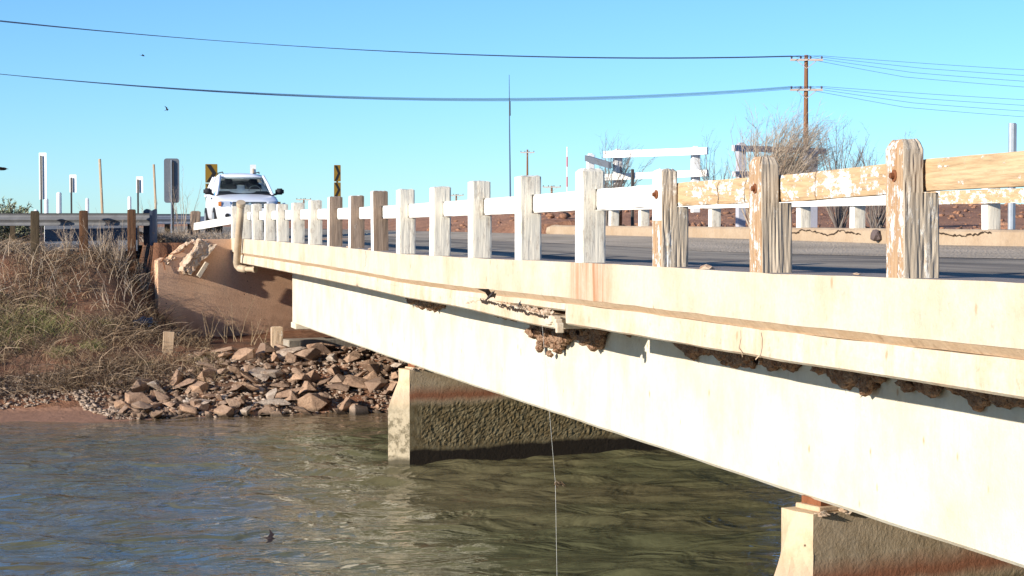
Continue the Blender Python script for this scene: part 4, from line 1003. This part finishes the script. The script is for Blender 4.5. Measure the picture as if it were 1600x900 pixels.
# roof and pillars
mb = MB()
rf = []
for (y, w_, z_) in ((1.98, .60, 1.60), (2.1, .62, 1.66), (2.8, .64, 1.70), (3.6, .62, 1.68), (4.1, .58, 1.60)):
    rf.append([cpt(-w_, y, z_ - .07), cpt(-w_ * .93, y, z_ - .01), cpt(-w_ * .5, y, z_ + .02), cpt(0, y, z_ + .03), cpt(w_ * .5, y, z_ + .02), cpt(w_ * .93, y, z_ - .01), cpt(w_, y, z_ - .07), cpt(0, y, z_ - .08)])
for r_ in rf: mb.v += r_
for j in range(4):
    for i in range(8): a = j * 8 + i; b = j * 8 + (i + 1) % 8; mb.f.append((a, b, b + 8, a + 8)); mb.m.append(0)
mb.f += [tuple(range(8)), tuple(32 + i for i in reversed(range(8)))]; mb.m += [0, 0]
mb.build('roof', MAT['car_paint'], car, smooth=True)
for sx in (-1, 1):
    mb = MB(); mb.tube([cpt(sx * .80, 1.22, 1.05), cpt(sx * .71, 1.6, 1.36), cpt(sx * .62, 2.0, 1.62)], .042, 8); mb.build('pillar', MAT['car_paint'], car, smooth=True)
    for (y0, y1) in ((2.45, 2.5), (3.4, 3.42), (4.28, 4.05)):
        mb = MB(); mb.tube([cpt(sx * .85, y0, 1.05), cpt(sx * .62, y1, 1.62)], .05, 6); mb.build('pillar', MAT['car_paint'], car, smooth=True)
    mb = MB(); mb.add([cpt(sx * .84, 1.32, 1.06), cpt(sx * .86, 4.2, 1.06), cpt(sx * .61, 4.0, 1.62), cpt(sx * .62, 2.05, 1.62)], [(0, 1, 2, 3)]); mb.build('side_window', MAT['glass'], car, fixn=False)
    mb = MB(); mb.tube([cpt(sx * .86, 1.55, 1.08), cpt(sx * .95, 1.52, 1.10)], .03, 6)
    bm = bmesh.new(); bmesh.ops.create_cube(bm, size=1); bmesh.ops.bevel(bm, geom=bm.edges[:], offset=.2, segments=3, affect='EDGES')
    mb.add([cpt(sx * 1.03 + v.co.x * .24, 1.50 + v.co.y * .12, 1.17 + v.co.z * .18) for v in bm.verts], [tuple(v.index for v in f.verts) for f in bm.faces]); bm.free()
    mb.build('door_mirror', MAT['interior'], car, smooth=True)
    mb = MB(); 
    hl = [(.50, .70), (.80, .71), (.83, .78), (.82, .88), (.55, .87)]
    def fy_(x, z_): return -.015 + .16 * max(0, (x - .35)) ** 1.2 + .30 * max(0, z_ - .64)
    mb.add([cpt(sx * x, fy_(x, z_), z_) for x, z_ in hl] + [cpt(sx * x, fy_(x, z_) + .15, z_) for x, z_ in hl], [(0, 1, 2, 3, 4)] + [(i, (i + 1) % 5, (i + 1) % 5 + 5, i + 5) for i in range(5)]); mb.build('headlight', MAT['lamp'], car)
    mb = MB(); mb.box(cpt(sx * .83 - .03, .05, .74), cpt(sx * .83 + .045, .2, .86)); mb.build('turn_signal', MAT['orange'], car)
    mb = MB(); mb.tube([cpt(sx * .62, -.01, .47), cpt(sx * .62, .05, .47)], .065, 12); mb.build('fog_lamp', MAT['interior'], car)
    for y in (.85, 3.5):
        wh = MB(); wh.tube([cpt(sx * .70, y, .35), cpt(sx * .93, y, .35)], .36, 24); wo_ = wh.build('wheel', MAT['black'], car)
        wh = MB(); wh.tube([cpt(sx * .925, y, .35), cpt(sx * .94, y, .35)], .22, 16); wh.build('rim', MAT['galv'], wo_)
    mb = MB(); mb.box(cpt(sx * .905 - .015, 1.62, .95), cpt(sx * .905 + .02, 1.80, .985)); mb.build('door_handle', MAT['interior'], car)
    mb = MB(); mb.tube([cpt(sx * .913, 1.5, .4), cpt(sx * .918, 1.45, 1.02)], .006, 4); mb.build('door_seam', MAT['interior'], car)
mb = MB(); mb.add([cpt(-.76, 1.26, 1.085), cpt(.76, 1.26, 1.085), cpt(.59, 1.99, 1.60), cpt(-.59, 1.99, 1.60)], [(0, 1, 2, 3)]); mb.build('windscreen', MAT['glass'], car, fixn=False)
mb = MB(); mb.add([cpt(-.70, 4.25, 1.1), cpt(.70, 4.25, 1.1), cpt(.56, 4.08, 1.58), cpt(-.56, 4.08, 1.58)], [(0, 1, 2, 3)]); mb.build('rear_window', MAT['glass'], car, fixn=False)
mb = MB(); mb.box(cpt(-.74, 1.2, 1.035), cpt(.74, 1.9, 1.10)); mb.build('dashboard', MAT['interior'], car, bevel=.02)
for x in (-.36, .36):
    mb = MB(); mb.box(cpt(x - .24, 2.35, .6), cpt(x + .24, 2.55, 1.28)); mb.box(cpt(x - .13, 2.4, 1.285), cpt(x + .13, 2.5, 1.46)); mb.build('seat', MAT['interior'], car, bevel=.05)
mb = MB(); mb.box(cpt(-.62, 3.3, .6), cpt(.62, 3.5, 1.24)); mb.build('rear_seat', MAT['interior'], car, bevel=.05)
mb = MB(); ring = [cpt(.36 + .17 * math.cos(a * math.pi / 8), 1.95 + .05 * math.sin(a * math.pi / 8), 1.13 + .15 * math.sin(a * math.pi / 8)) for a in range(17)]; mb.tube(ring, .014, 6); mb.build('steering_wheel', MAT['sign_back'], car)
mb = MB(); mb.box(cpt(-.48, -.012, .69), cpt(.48, .05, .86), rot=Matrix.Rotation(R(-14), 3, 'X')); gl = mb.build('grille', MAT['interior'], car, bevel=.02)
for z_ in (.735, .79, .845):
    mb = MB(); mb.box(cpt(-.46, -.035 + (z_ - .70) * .28, z_ - .011), cpt(.46, -.015 + (z_ - .70) * .28, z_ + .011)); mb.build('grille_bar', MAT['chrome'], gl)
mb = MB(); mb.tube([cpt(0, -.05, .79), cpt(0, -.02, .79)], .045, 12); mb.build('badge', MAT['chrome'], gl)
mb = MB(); mb.box(cpt(-.5, -.005, .38), cpt(.5, .06, .56)); mb.build('lower_grille', MAT['interior'], car, bevel=.02)
mb = MB(); mb.box(cpt(-.17, -.02, .57), cpt(.17, .0, .67)); mb.build('number_plate', MAT['white'], car)
mb = MB(); mb.box(cpt(-.82, 1.14, 1.045), cpt(.82, 1.27, 1.072)); mb.build('wiper_cowl', MAT['interior'], car)
for sx in (-1, 1):
    mb = MB(); mb.tube([cpt(sx * .52, 2.2, 1.70), cpt(sx * .53, 2.3, 1.745), cpt(sx * .53, 3.7, 1.745), cpt(sx * .52, 3.8, 1.69)], .016, 6); mb.build('roof_rail', MAT['interior'], car)

# ------------------------------------------------------------------ rocks
def hull(seed, n=16, flat=.75):
    rr = random.Random(seed); bm = bmesh.new()
    for i in range(n):
        v = Vector((rr.gauss(0, 1), rr.gauss(0, 1), rr.gauss(0, 1))).normalized() * rr.uniform(.85, 1.1); v.z *= flat; bm.verts.new(v)
    r_ = bmesh.ops.convex_hull(bm, input=bm.verts); bmesh.ops.delete(bm, geom=[g for g in r_['geom_interior'] if isinstance(g, bmesh.types.BMVert)], context='VERTS')
    return bm
shapes = []
for k in range(14):
    bm = hull(100 + k, 9 + k % 5, .6 + .3 * (k % 3) / 2); bmesh.ops.bevel(bm, geom=bm.edges[:], offset=.025, segments=1, affect='EDGES'); me = bpy.data.meshes.new('rock'); bm.to_mesh(me); bm.free(); me.materials.append(MAT['rock']); shapes.append(me)
def rock(P, s, rot, label, group=None, sh=None, name='rock'):
    o = bpy.data.objects.new(name, shapes[sh if sh is not None else rng.randrange(14)]); COL.objects.link(o); o.location = P; o.scale = s; o.rotation_euler = rot; tag(o, label, 'rock', group); return o
big = [ # px, dist, size (x,y,z), lift, rotY, label
    (288, 39.6, (.33, .3, .17), .10, -14, 'large flat pinkish slab at the left end of the riprap'),
    (306, 38.5, (.16, .18, .16), .05, 10, 'brown block at the waterline below the pinkish slab'),
    (330, 40.2, (.22, .2, .13), .10, 12, 'tilted brown rock right of the large pinkish slab'),
    (352, 41.5, (.22, .18, .15), .08, 0, 'upper grey brown rock below the wing wall'),
    (372, 40.2, (.36, .22, .10), .12, 28, 'long slab leaning down to the right in the riprap'),
    (392, 39.8, (.32, .2, .09), .10, 35, 'second slanted slab leaning beside the long slab'),
    (405, 41.8, (.20, .16, .14), .08, 8, 'small squarish rock high in the riprap below the timber post'),
    (318, 38.3, (.24, .2, .12), .04, 0, 'low rounded rock at the waterline near the gravel'),
    (425, 38.7, (.46, .26, .11), .10, -6, 'longest flat grey slab lying along the waterline'),
    (448, 39.3, (.38, .25, .10), .16, -18, 'tilted slab resting above the longest grey slab'),
    (470, 40.3, (.26, .22, .18), .10, 15, 'blocky brown rock in the middle of the riprap'),
    (500, 39.2, (.24, .2, .16), .10, -20, 'angular brown rock above the waterline left of the pier'),
    (522, 40.9, (.17, .16, .24), .10, 30, 'upright pointed rock catching the sun left of the pier'),
    (548, 39.0, (.26, .22, .15), .08, 10, 'brown rock at the waterline two rocks left of the pier'),
    (598, 37.6, (.42, .34, .42), .16, 12, 'biggest grey boulder standing beside the pier'),
    (560, 40.5, (.28, .2, .12), .10, -25, 'sloping slab above the rocks near the pier'),
    (490, 38.2, (.20, .18, .12), .04, 0, 'small wet rock half in the water'),
]
taken = []
for i, (px, d, s_, lift, ry, lb) in enumerate(big):
    P = PD_(px, 0, d); P.z = T(P.x, P.y) + lift; rock(P, s_, (R(rng.uniform(-8, 8)), R(ry), R(rng.uniform(0, 40))), lb, None, i % 14); taken.append((P.x, P.y, s_[0] * .7))
zones = (('riprap rocks at the waterline', 'broken brown riprap rock at the waterline below the bridge end', 0.0, 1.1, 80), ('riprap rocks in the middle of the slope', 'broken brown riprap rock in the middle of the stone slope', 1.1, 2.5, 90), ('riprap rocks high on the slope', 'broken brown riprap rock high on the slope under the girder', 2.5, 4.4, 80))
for gname, lb, u0, u1, N in zones:
    for i in range(N):
        x = rng.uniform(-3.1, 5.5) if rng.random() < .8 else rng.uniform(-2.5, 2); u_ = rng.uniform(u0, u1); y = 38.05 + u_
        if u_ > 2.5 and x < -1.4: x += 3
        if any((x - a) ** 2 + (y - b) ** 2 < (c * .6) ** 2 for a, b, c in taken): continue
        s_ = .09 + .25 * rng.random() ** 1.8; 
        lb = ('small' if s_ < .14 else ('middling' if s_ < .22 else 'large')) + ' broken ' + {0: 'rock at the waterline', 1: 'rock halfway up the stone slope', 2: 'rock high on the stone slope'}[[z_[0] for z_ in zones].index(gname)] + (' left of the timber post' if x < -1.0 else (' below the timber post' if x < .9 else ' between timber post and pier'))
        rock((x, y, T(x, y) + s_ * .35), (s_ * rng.uniform(.8, 1.6), s_ * rng.uniform(.7, 1.2), s_ * rng.uniform(.5, 1)), (R(rng.uniform(-25, 25)), R(rng.uniform(-30, 30)), rng.uniform(0, 6.28)), lb, gname); taken.append((x, y, s_))
P = PD_(67, 0, 39.3); rock((P.x, P.y, T(P.x, P.y) + .02), (.24, .16, .05), (0, R(6), 0), 'pale flat slab lying on the sand beach at the left', None, 3)
# pebbles
def cloud_hulls(name, pts, sizes, mat, seed=1, squash=(1, 1, .75)):
    base = []
    for k in range(6):
        bm = hull(300 + k, 9, .8); bmesh.ops.triangulate(bm, faces=bm.faces); base.append((np.array([v.co[:] for v in bm.verts]), np.array([[v.index for v in f.verts] for f in bm.faces]))); bm.free()
    Vs, Fs, off = [], [], 0; r = np.random.RandomState(seed)
    for i, (p, s_) in enumerate(zip(pts, sizes)):
        v, f = base[i % 6]; a = r.uniform(0, 6.28); ca, sa = math.cos(a), math.sin(a); sc = np.array(squash) * s_ * r.uniform(.7, 1.3, 3)
        v2 = v * sc; b = r.uniform(-.5, .5); cb, sb = math.cos(b), math.sin(b)
        v2 = np.stack([v2[:, 0] * cb - v2[:, 2] * sb, v2[:, 1], v2[:, 0] * sb + v2[:, 2] * cb], 1)
        v2 = np.stack([v2[:, 0] * ca - v2[:, 1] * sa, v2[:, 0] * sa + v2[:, 1] * ca, v2[:, 2]], 1) + np.array(p)
        Vs.append(v2); Fs.append(f + off); off += len(v)
    o = npmesh(name, np.concatenate(Vs), np.concatenate(Fs), mat); return o
N = 5200; px_ = nr.uniform(-7.5, 5.0, N); uu = np.where(px_ > -3, nr.uniform(-.1, 4.6, N), nr.uniform(1.65, 3.3, N) + .0)
uu = np.where((px_ > -4.0) & (px_ < -1.5), nr.uniform(.0, 3.0, N) * np.clip((px_ + 4.0) / .8, .25, 1) + (1 - np.clip((px_ + 4.0) / .8, .0, 1)) * 1.7, uu)
py_ = 38.1 + uu; pz_ = terrain(px_, py_); sz = .025 + .055 * nr.rand(N) ** 2
tag(cloud_hulls('cobbles', np.stack([px_, py_, pz_ + sz * .3], 1), sz, MAT['pebble']), 'pale rounded cobbles and small stones between the riprap and the sand', 'cobbles', kind='stuff')
N = 1500; qx = nr.uniform(-3.3, 5.5, N); qu = nr.uniform(.05, 4.4, N); qu = np.where((qx < -1.6) & (qu > 2.6), qu - 2.2, qu); qz = terrain(qx, 38.1 + qu); sz = .045 + .07 * nr.rand(N) ** 1.5
rub = cloud_hulls('rubble_fill', np.stack([qx, 38.1 + qu, qz + sz * .35], 1), sz, m_rock('rubble_stone', (.34, .22, .145), (.24, .165, .115), (.15, .095, .06)), 8, (1.4, 1.1, .6)); tag(rub, 'small broken stones packed between the riprap rocks', 'rubble', kind='stuff')
# clods on the red berm behind the far railing
N = 2600; cx_ = nr.uniform(8.6, 40, N); cy_ = nr.uniform(39, 80, N) ; cz_ = terrain(cx_, cy_); sz = .03 + .16 * nr.rand(N) ** 3
tag(cloud_hulls('soil_clods', np.stack([cx_, cy_, cz_ + sz * .2], 1), sz, MAT['redsoil'], 4), 'reddish soil clods and stones behind the far railing', 'soil', kind='stuff')

# ------------------------------------------------------------------ vegetation
def strips(name, paths, widths, mat, seed=2):
    """paths (N,k,3), widths (N,) -> thin two-sided blades"""
    P = np.asarray(paths, float); N, k, _ = P.shape; r = np.random.RandomState(seed)
    side = r.normal(size=(N, 1, 3)); side[:, :, 1] *= .5; side /= np.linalg.norm(side, axis=2, keepdims=True)
    t = P[:, -1:] - P[:, :1]; t /= np.linalg.norm(t, axis=2, keepdims=True) + 1e-9
    side = side - t * (side * t).sum(2, keepdims=True); side /= np.linalg.norm(side, axis=2, keepdims=True) + 1e-9
    tap = np.linspace(1, .25, k)[None, :, None]; W = np.asarray(widths)[:, None, None] * tap * .5
    V = np.stack([P - side * W, P + side * W], 2).reshape(-1, 3)
    i = (np.arange(N)[:, None] * (2 * k) + np.arange(k - 1)[None, :] * 2).ravel(); F = np.stack([i, i + 1, i + 3, i + 2], 1)
    return npmesh(name, V, F, mat)
def blades(x, y, h, bend, r, k=5, up=.9, spread=1.0, zf=None):
    N = len(x); z_ = terrain(x, y) if zf is None else zf; a = r.uniform(0, 6.28, N); d = np.stack([np.cos(a), np.sin(a)], 1) * spread
    t = np.linspace(0, 1, k)[None, :]; H = h[:, None]; B = bend[:, None]
    X = x[:, None] + d[:, :1] * H * (t * .25 + B * t ** 2); Y = y[:, None] + d[:, 1:] * H * (t * .25 + B * t ** 2)
    Z = z_[:, None] + H * (t * up - B * .55 * t ** 2.2) - .03
    J = r.normal(0, 1, (N, k, 3)) * H[:, :, None] * .025 * t[:, :, None]
    return np.stack([X, Y, Z], 2) + J
def clump(n, xr, yr, seed, cf=None):
    r = np.random.RandomState(seed); x = r.uniform(*xr, n); y = r.uniform(*yr, n)
    if cf is not None:
        keep = r.rand(n) < cf(x, y); x, y = x[keep], y[keep]
    return x, y, r
def dens(x, y):
    d = np.clip(.48 + 2.6 * fbm2(x, y, 1.5, 40, 4), .08, 1)
    d = d * (1 - sstep(-2.6, -1.2, x) * sstep(-1, .5, y - 47.2) * 0)
    u = y - 38.15; inwall = (x > -2.05) & (y > 47.3) & (y < 48.6); return np.where(inwall, 0, d)
x, y, r = clump(36000, (-9.5, -.9), (40.1, 49.5), 1, dens)
tag(strips('dry_weeds', blades(x, y, r.uniform(.12, .42, len(x)), r.uniform(.1, .9, len(x)), r), r.uniform(.006, .014, len(x)), MAT['straw']), 'dense dry straw coloured weeds covering the bank', 'dry weeds', kind='stuff')
x, y, r = clump(7500, (-9.5, -1.6), (40.2, 50.5), 3, dens)
tag(strips('dead_twigs', blades(x, y, r.uniform(.35, .95, len(x)), r.uniform(.2, 1.1, len(x)), r, 7, .8, 1.0), r.uniform(.009, .02, len(x)), MAT['twig'], 5), 'tangle of dead brown twigs on the bank below the guardrail', 'dead twigs', kind='stuff')
x, y, r = clump(400, (-9.5, -2.4), (45.8, 47.9), 14, None)
tag(strips('guardrail_weeds', blades(x, y, r.uniform(.4, 1.05, len(x)), r.uniform(.05, .5, len(x)), r, 6), r.uniform(.008, .016, len(x)), MAT['twig_pale'], 16), 'tall dead stems standing against the guardrail', 'dead stems', kind='stuff')
x, y, r = clump(9000, (-9.5, .2), (48.6, 53.0), 4, lambda a, b: np.where((a > -2.1) & (b < 48.9), 0, np.clip(.6 + fbm2(a, b, .8, 41, 3), .1, 1)))
tag(strips('roadside_weeds', blades(x, y, r.uniform(.15, .5, len(x)), r.uniform(.1, .7, len(x)), r), r.uniform(.007, .014, len(x)), MAT['twig_pale'], 6), 'pale dry weeds along the road behind the guardrail', 'dry weeds', kind='stuff')
gx, gy, gr_ = [], [], []
for (px, d, n, rad, h) in ((25, 43.2, 800, 1.3, .42), (70, 43.0, 380, .9, .34), (10, 42.4, 420, 1.0, .38), (145, 41.8, 260, .25, .28), (310, 41.6, 800, .38, .10), (95, 41.2, 200, .2, .3), (330, 41.8, 300, .25, .12), (225, 41.0, 140, .15, .2), (160, 43.5, 120, .2, .3)):
    P = PD_(px, 0, d); gx.append(nr.normal(P.x, rad * .5, n)); gy.append(nr.normal(P.y, rad * .5, n)); gr_.append(np.full(n, h))
gx = np.concatenate(gx); gy = np.concatenate(gy); gh = np.concatenate(gr_) * nr.uniform(.6, 1.2, len(gx))
tag(strips('green_grass', blades(gx, gy, gh, nr.uniform(.1, .8, len(gx)), nr), nr.uniform(.007, .014, len(gx)), MAT['green'], 8), 'patches of fresh green grass on the river bank', 'grass', kind='stuff')
# hanging root and twig mats above the gravel at the left
x, y, r = clump(1700, (-8.5, -2.0), (40.1, 41.4), 9, None)
pth = blades(x, y, r.uniform(.2, .75, len(x)), r.uniform(-.3, 1.3, len(x)), r, 6, .55); pth[:, :, 2] += .05
pth[:, :, 1] -= np.linspace(0, .4, 6)[None, :] ** 1.5
tag(strips('hanging_roots', pth, r.uniform(.008, .02, len(x)), MAT['twig'], 9), 'pale dead stems and roots hanging over the cobbles', 'dead stems', kind='stuff')

def shrub(loc, h, spread, nmain, sub, mat, label, name='bare_shrub', seed=0, w0=.022, lean=(0, 0), group=None, droop_=0.0, fine=4):
    r = random.Random(seed); L = Vector(loc); t = thing(name, tuple(loc), label, 'shrub', group)
    mb = MB(); fp, fw = [], []
    for i in range(nmain):
        a = r.uniform(0, 6.28); le = h * r.uniform(.6, 1.05); tilt = spread * r.uniform(.15, 1); p = Vector((r.gauss(0, .05), r.gauss(0, .05), -.05)); d = Vector((math.cos(a) * tilt, math.sin(a) * tilt, 1)).normalized(); P = [p.copy()]
        k = 7
        for j in range(k):
            d = (d + Vector((r.gauss(0, .09) + lean[0] * .12, r.gauss(0, .09) + lean[1] * .12, .03 - droop_ * j * .03))).normalized(); p = p + d * le / k; P.append(p.copy())
        mb.tube([L + q for q in P], [w0 * (1 - .85 * j / k) for j in range(k + 1)], 4)
        for q in range(sub):
            j = r.randint(1, k - 1); b = P[j].lerp(P[j + 1], r.random()); dd = (P[j + 1] - P[j]).normalized(); ax = Vector((r.gauss(0, 1), r.gauss(0, 1), r.gauss(0, .4))).normalized()
            dd = (dd + ax * r.uniform(.4, .9)).normalized(); ln = le * r.uniform(.14, .34) * (1.15 - j / k * .5); Q = [b.copy()]
            for s_ in range(5):
                dd = (dd + Vector((r.gauss(0, .13) + lean[0] * .1, r.gauss(0, .13), .07 - droop_ * .12))).normalized(); b = b + dd * ln / 5; Q.append(b.copy())
            fp.append([tuple(Vector(v)) for v in Q]); fw.append(w0 * .38)
            for f_ in range(fine):
                s_ = r.randint(1, 4); c = Q[s_].copy(); d3 = (dd + Vector((r.gauss(0, .6), r.gauss(0, .6), r.gauss(0, .5)))).normalized(); l3 = ln * r.uniform(.2, .5); W = [c.copy()]
                for z_ in range(5): d3 = (d3 + Vector((lean[0] * .1, 0, .05 - droop_ * .1))).normalized(); c = c + d3 * l3 / 5; W.append(c.copy())
                fp.append([tuple(v) for v in W]); fw.append(w0 * .25)
    mb.build('stem', mat, t); o = strips('twigs', np.array(fp), fw, mat, seed + 1); o.parent = t
    o['kind'] = 'stuff'
    return t
P = PD_(1205, -.2, 45); shrub(P, 2.75, .44, 120, 16, MAT['twig_pale'], 'tallest pale dry bush leaning right in front of the shaded plank fence', 'dry_bush', 1, .020, (.75, 0), None, .25, 6)
P = PD_(1175, -.2, 46); shrub(P, 2.7, .5, 26, 11, MAT['twig_pale'], 'sparse bare shrub just left of the tallest dry bush', 'bare_shrub', 2, .02)
P = PD_(1312, -.2, 44); shrub(P, 2.4, .5, 28, 12, MAT['twig_grey'], 'grey bare shrub just right of the tallest dry bush', 'bare_shrub', 3, .02)
P = PD_(1368, -.2, 43); shrub(P, 2.1, .55, 28, 11, MAT['twig_grey'], 'grey bare shrub left of the nearest railing post', 'bare_shrub', 4, .018)
P = PD_(1116, -.1, 47); shrub(P, 2.1, .35, 18, 10, MAT['twig_grey'], 'slender grey bare shrub between the two plank fences', 'bare_shrub', 5, .018)
P = PD_(950, -.2, 48.5); shrub(P, 2.2, .45, 44, 12, MAT['twig_grey'], 'bare grey bush around the left end of the bright plank fence', 'bare_shrub', 6, .02, (.4, 0))
P = PD_(1415, -.15, 36.5); shrub((P.x, P.y, .1), .6, .8, 14, 6, MAT['olive'], 'low grey green weed behind the far railing', 'bare_shrub', 7, .01)
for i, (px, d, h, sd, lb) in enumerate(((192, 47.3, 1.35, 21, 'tall thin dry weed between the two middle guardrail posts'), (176, 49, 1.4, 22, 'thin bare shrub behind the guardrail left of the rightmost short sign'), (286, 50.2, 1.7, 23, 'bare twiggy shrub between the grey sign back and the white car'), (240, 49.5, 1.2, 24, 'low bare shrub at the curled end of the guardrail'), (160, 47.0, 1.0, 25, 'dense dead shrub in front of the guardrail beam'), (185, 46.8, .95, 26, 'tangled dead shrub left of the rightmost guardrail post'), (105, 46.9, .8, 27, 'low dead shrub between the two left guardrail posts'), (226, 47.2, .9, 28, 'dead shrub right of the rightmost guardrail post'))):
    P = PD_(px, 0, d); P.z = T(P.x, P.y); shrub(P, h, .5, 9 if i < 4 else 22, 8, MAT['twig_pale'], lb, 'bare_shrub', sd, .014, (0, 0), None, 0, 3)
for i, (px, d, h, lb) in enumerate(((322, 45.5, .95, 'pale leafless weed growing in front of the wing wall at its middle'), (372, 45.8, 1.25, 'tall pale weed with yellow head in front of the wing wall'), (395, 44.5, .9, 'pale weed in front of the wing wall left of the timber post'), (415, 44.2, .7, 'thin arching weed just left of the timber post'), (350, 45.2, .7, 'short weed at the foot of the wing wall'))):
    P = PD_(px, 0, d); P.z = T(P.x, P.y); shrub(P, h, .45, 4, 6, MAT['straw'], lb, 'dry_weed', 60 + i, .011, (0, 0), None, 0, 3)
# juniper like evergreen at the left edge
P = PD_(8, 0, 62); t = thing('evergreen_bush', (P.x, P.y, -.3), 'feathery grey green bush at the left edge behind the guardrail', 'bush')
r = np.random.RandomState(77); paths = []; mb = MB()
for i in range(190):
    a = r.uniform(0, 6.28); e = r.uniform(.15, 1.3); ln = r.uniform(.7, 1.45); d = np.array([math.cos(a) * math.cos(e) * 1.25, math.sin(a) * math.cos(e), math.sin(e)]); o0 = np.array([r.normal(0, .35), r.normal(0, .3), r.uniform(-.1, .35)])
    mb.tube([Vector(P.xy.to_3d()) + Vector((0, 0, -.3)) + Vector(o0), Vector(P.xy.to_3d()) + Vector((0, 0, -.3)) + Vector(o0 + d * ln)], [.012, .004], 3)
    for j in range(60):
        s_ = r.uniform(.1, 1); b = o0 + d * ln * s_; dd = d * .6 + r.normal(0, .5, 3); dd /= np.linalg.norm(dd); l2 = r.uniform(.05, .14); paths.append([b, b + dd * l2 * .5, b + dd * l2])
mb.build('branches', MAT['twig_grey'], t); o = strips('foliage', np.array(paths), np.full(len(paths), .035), MAT['olive']); o.parent = t; o['kind'] = 'stuff'

# ------------------------------------------------------------------ swallows
def swallow(loc, size, rot, flap, label):
    t = bpy.data.meshes.new('swallow'); V, F = [], []
    prof = [(-.50, .004, 0), (-.40, .030, 0), (-.32, .085, .0), (-.20, .115, 0), (0, .12, 0), (.20, .085, 0), (.34, .04, .0)]
    n = 8
    for (y, r_, z_) in prof:
        for k in range(n): a = 2 * math.pi * k / n; V.append((r_ * math.cos(a), y, z_ + r_ * .9 * math.sin(a)))
    for i in range(len(prof) - 1):
        for k in range(n): a = i * n + k; b = i * n + (k + 1) % n; F.append((a, b, b + n, a + n))
    for sx in (-1, 1):
        b = len(V); f1 = flap
        P = [(.08, -.22, .02), (.45, -.34, f1 * .35), (1.0, .12, f1), (.5, -.02, f1 * .36), (.08, .12, .0)]
        V += [(sx * x, y, z_ + .012) for x, y, z_ in P] + [(sx * x, y, z_ - .012) for x, y, z_ in P]
        F += [(b, b + 1, b + 3, b + 4), (b + 1, b + 2, b + 3), (b + 9, b + 8, b + 6, b + 5), (b + 8, b + 7, b + 6)] + [(b + i, b + (i + 1) % 5, b + 5 + (i + 1) % 5, b + 5 + i) for i in range(5)]
        b = len(V); V += [(sx * .01, .28, .01), (sx * .07, .30, .01), (sx * .16, .66, .01), (sx * .01, .28, -.01), (sx * .07, .30, -.01), (sx * .16, .66, -.01)]
        F += [(b, b + 1, b + 2), (b + 5, b + 4, b + 3), (b, b + 3, b + 4, b + 1), (b + 1, b + 4, b + 5, b + 2), (b + 2, b + 5, b + 3, b)]
    t.from_pydata([tuple(c * size for c in v) for v in V], [], F); t.materials.append(MAT['bird']); o = link('swallow', t); o.location = loc; o.rotation_euler = rot; tag(o, label, 'bird', 'swallows flying round the bridge')
def up(y, d): return (347 - y) * d / 3000.0
swallow(PD_(225, up(88, 40), 40), .10, (R(10), R(6), R(80)), .18, 'highest small dark swallow between the two wires')
swallow(PD_(262, up(172, 45), 45), .10, (R(-30), R(35), R(60)), .55, 'small dark swallow below the lower wires')
swallow(PD_(3, up(264, 26), 26), .20, (0, R(4), R(70)), .10, 'dark swallow gliding at the left edge above the bush')
swallow((-.32, 18.95, -.38), .155, (R(-50), R(20), R(40)), .35, 'brown swallow fluttering in front of the cream bridge edge')
swallow(PD_(418, up(843, 22), 22), .16, (R(5), R(-22), R(75)), .16, 'dark swallow skimming low over the river')
swallow(PD_(168, up(655, 36), 36), .17, (R(8), R(5), R(75)), .35, 'swallow flying over the water by the sand beach')
# fishing line with a tangle
fl = thing('fishing_line', (-.03, 17.75, -.62), 'thin pale fishing line hanging from the break down to the water', 'fishing line')
q0 = Vector((.0, 18.1, -.62)); q1 = PD_(868, up(757, 19.3), 19.3); q2 = Vector((q1.x + .02, q1.y, -3.35))
mb = MB(); mb.tube([q0, q0.lerp(q1, .5), q1, q2], .0018, 4); mb.build('line', MAT['line'], fl)
mb = MB()
for i in range(16): d = Vector((rng.gauss(0, 1), rng.gauss(0, .5), rng.gauss(0, .5))).normalized(); mb.tube([q1 + d * .01, q1 + Vector((.03, 0, 0)) + d * rng.uniform(.02, .05), q1 + Vector((.06, 0, -.02)) + d * rng.uniform(.02, .06)], .0035, 3)
mb.build('tangle', MAT['twig'], fl)
mb = MB(); mb.tube([q2 + Vector((0, 0, .05)), q2, q2 - Vector((0, 0, .05))], [.004, .02, .006], 8); mb.build('sinker', MAT['sign_back'], fl)
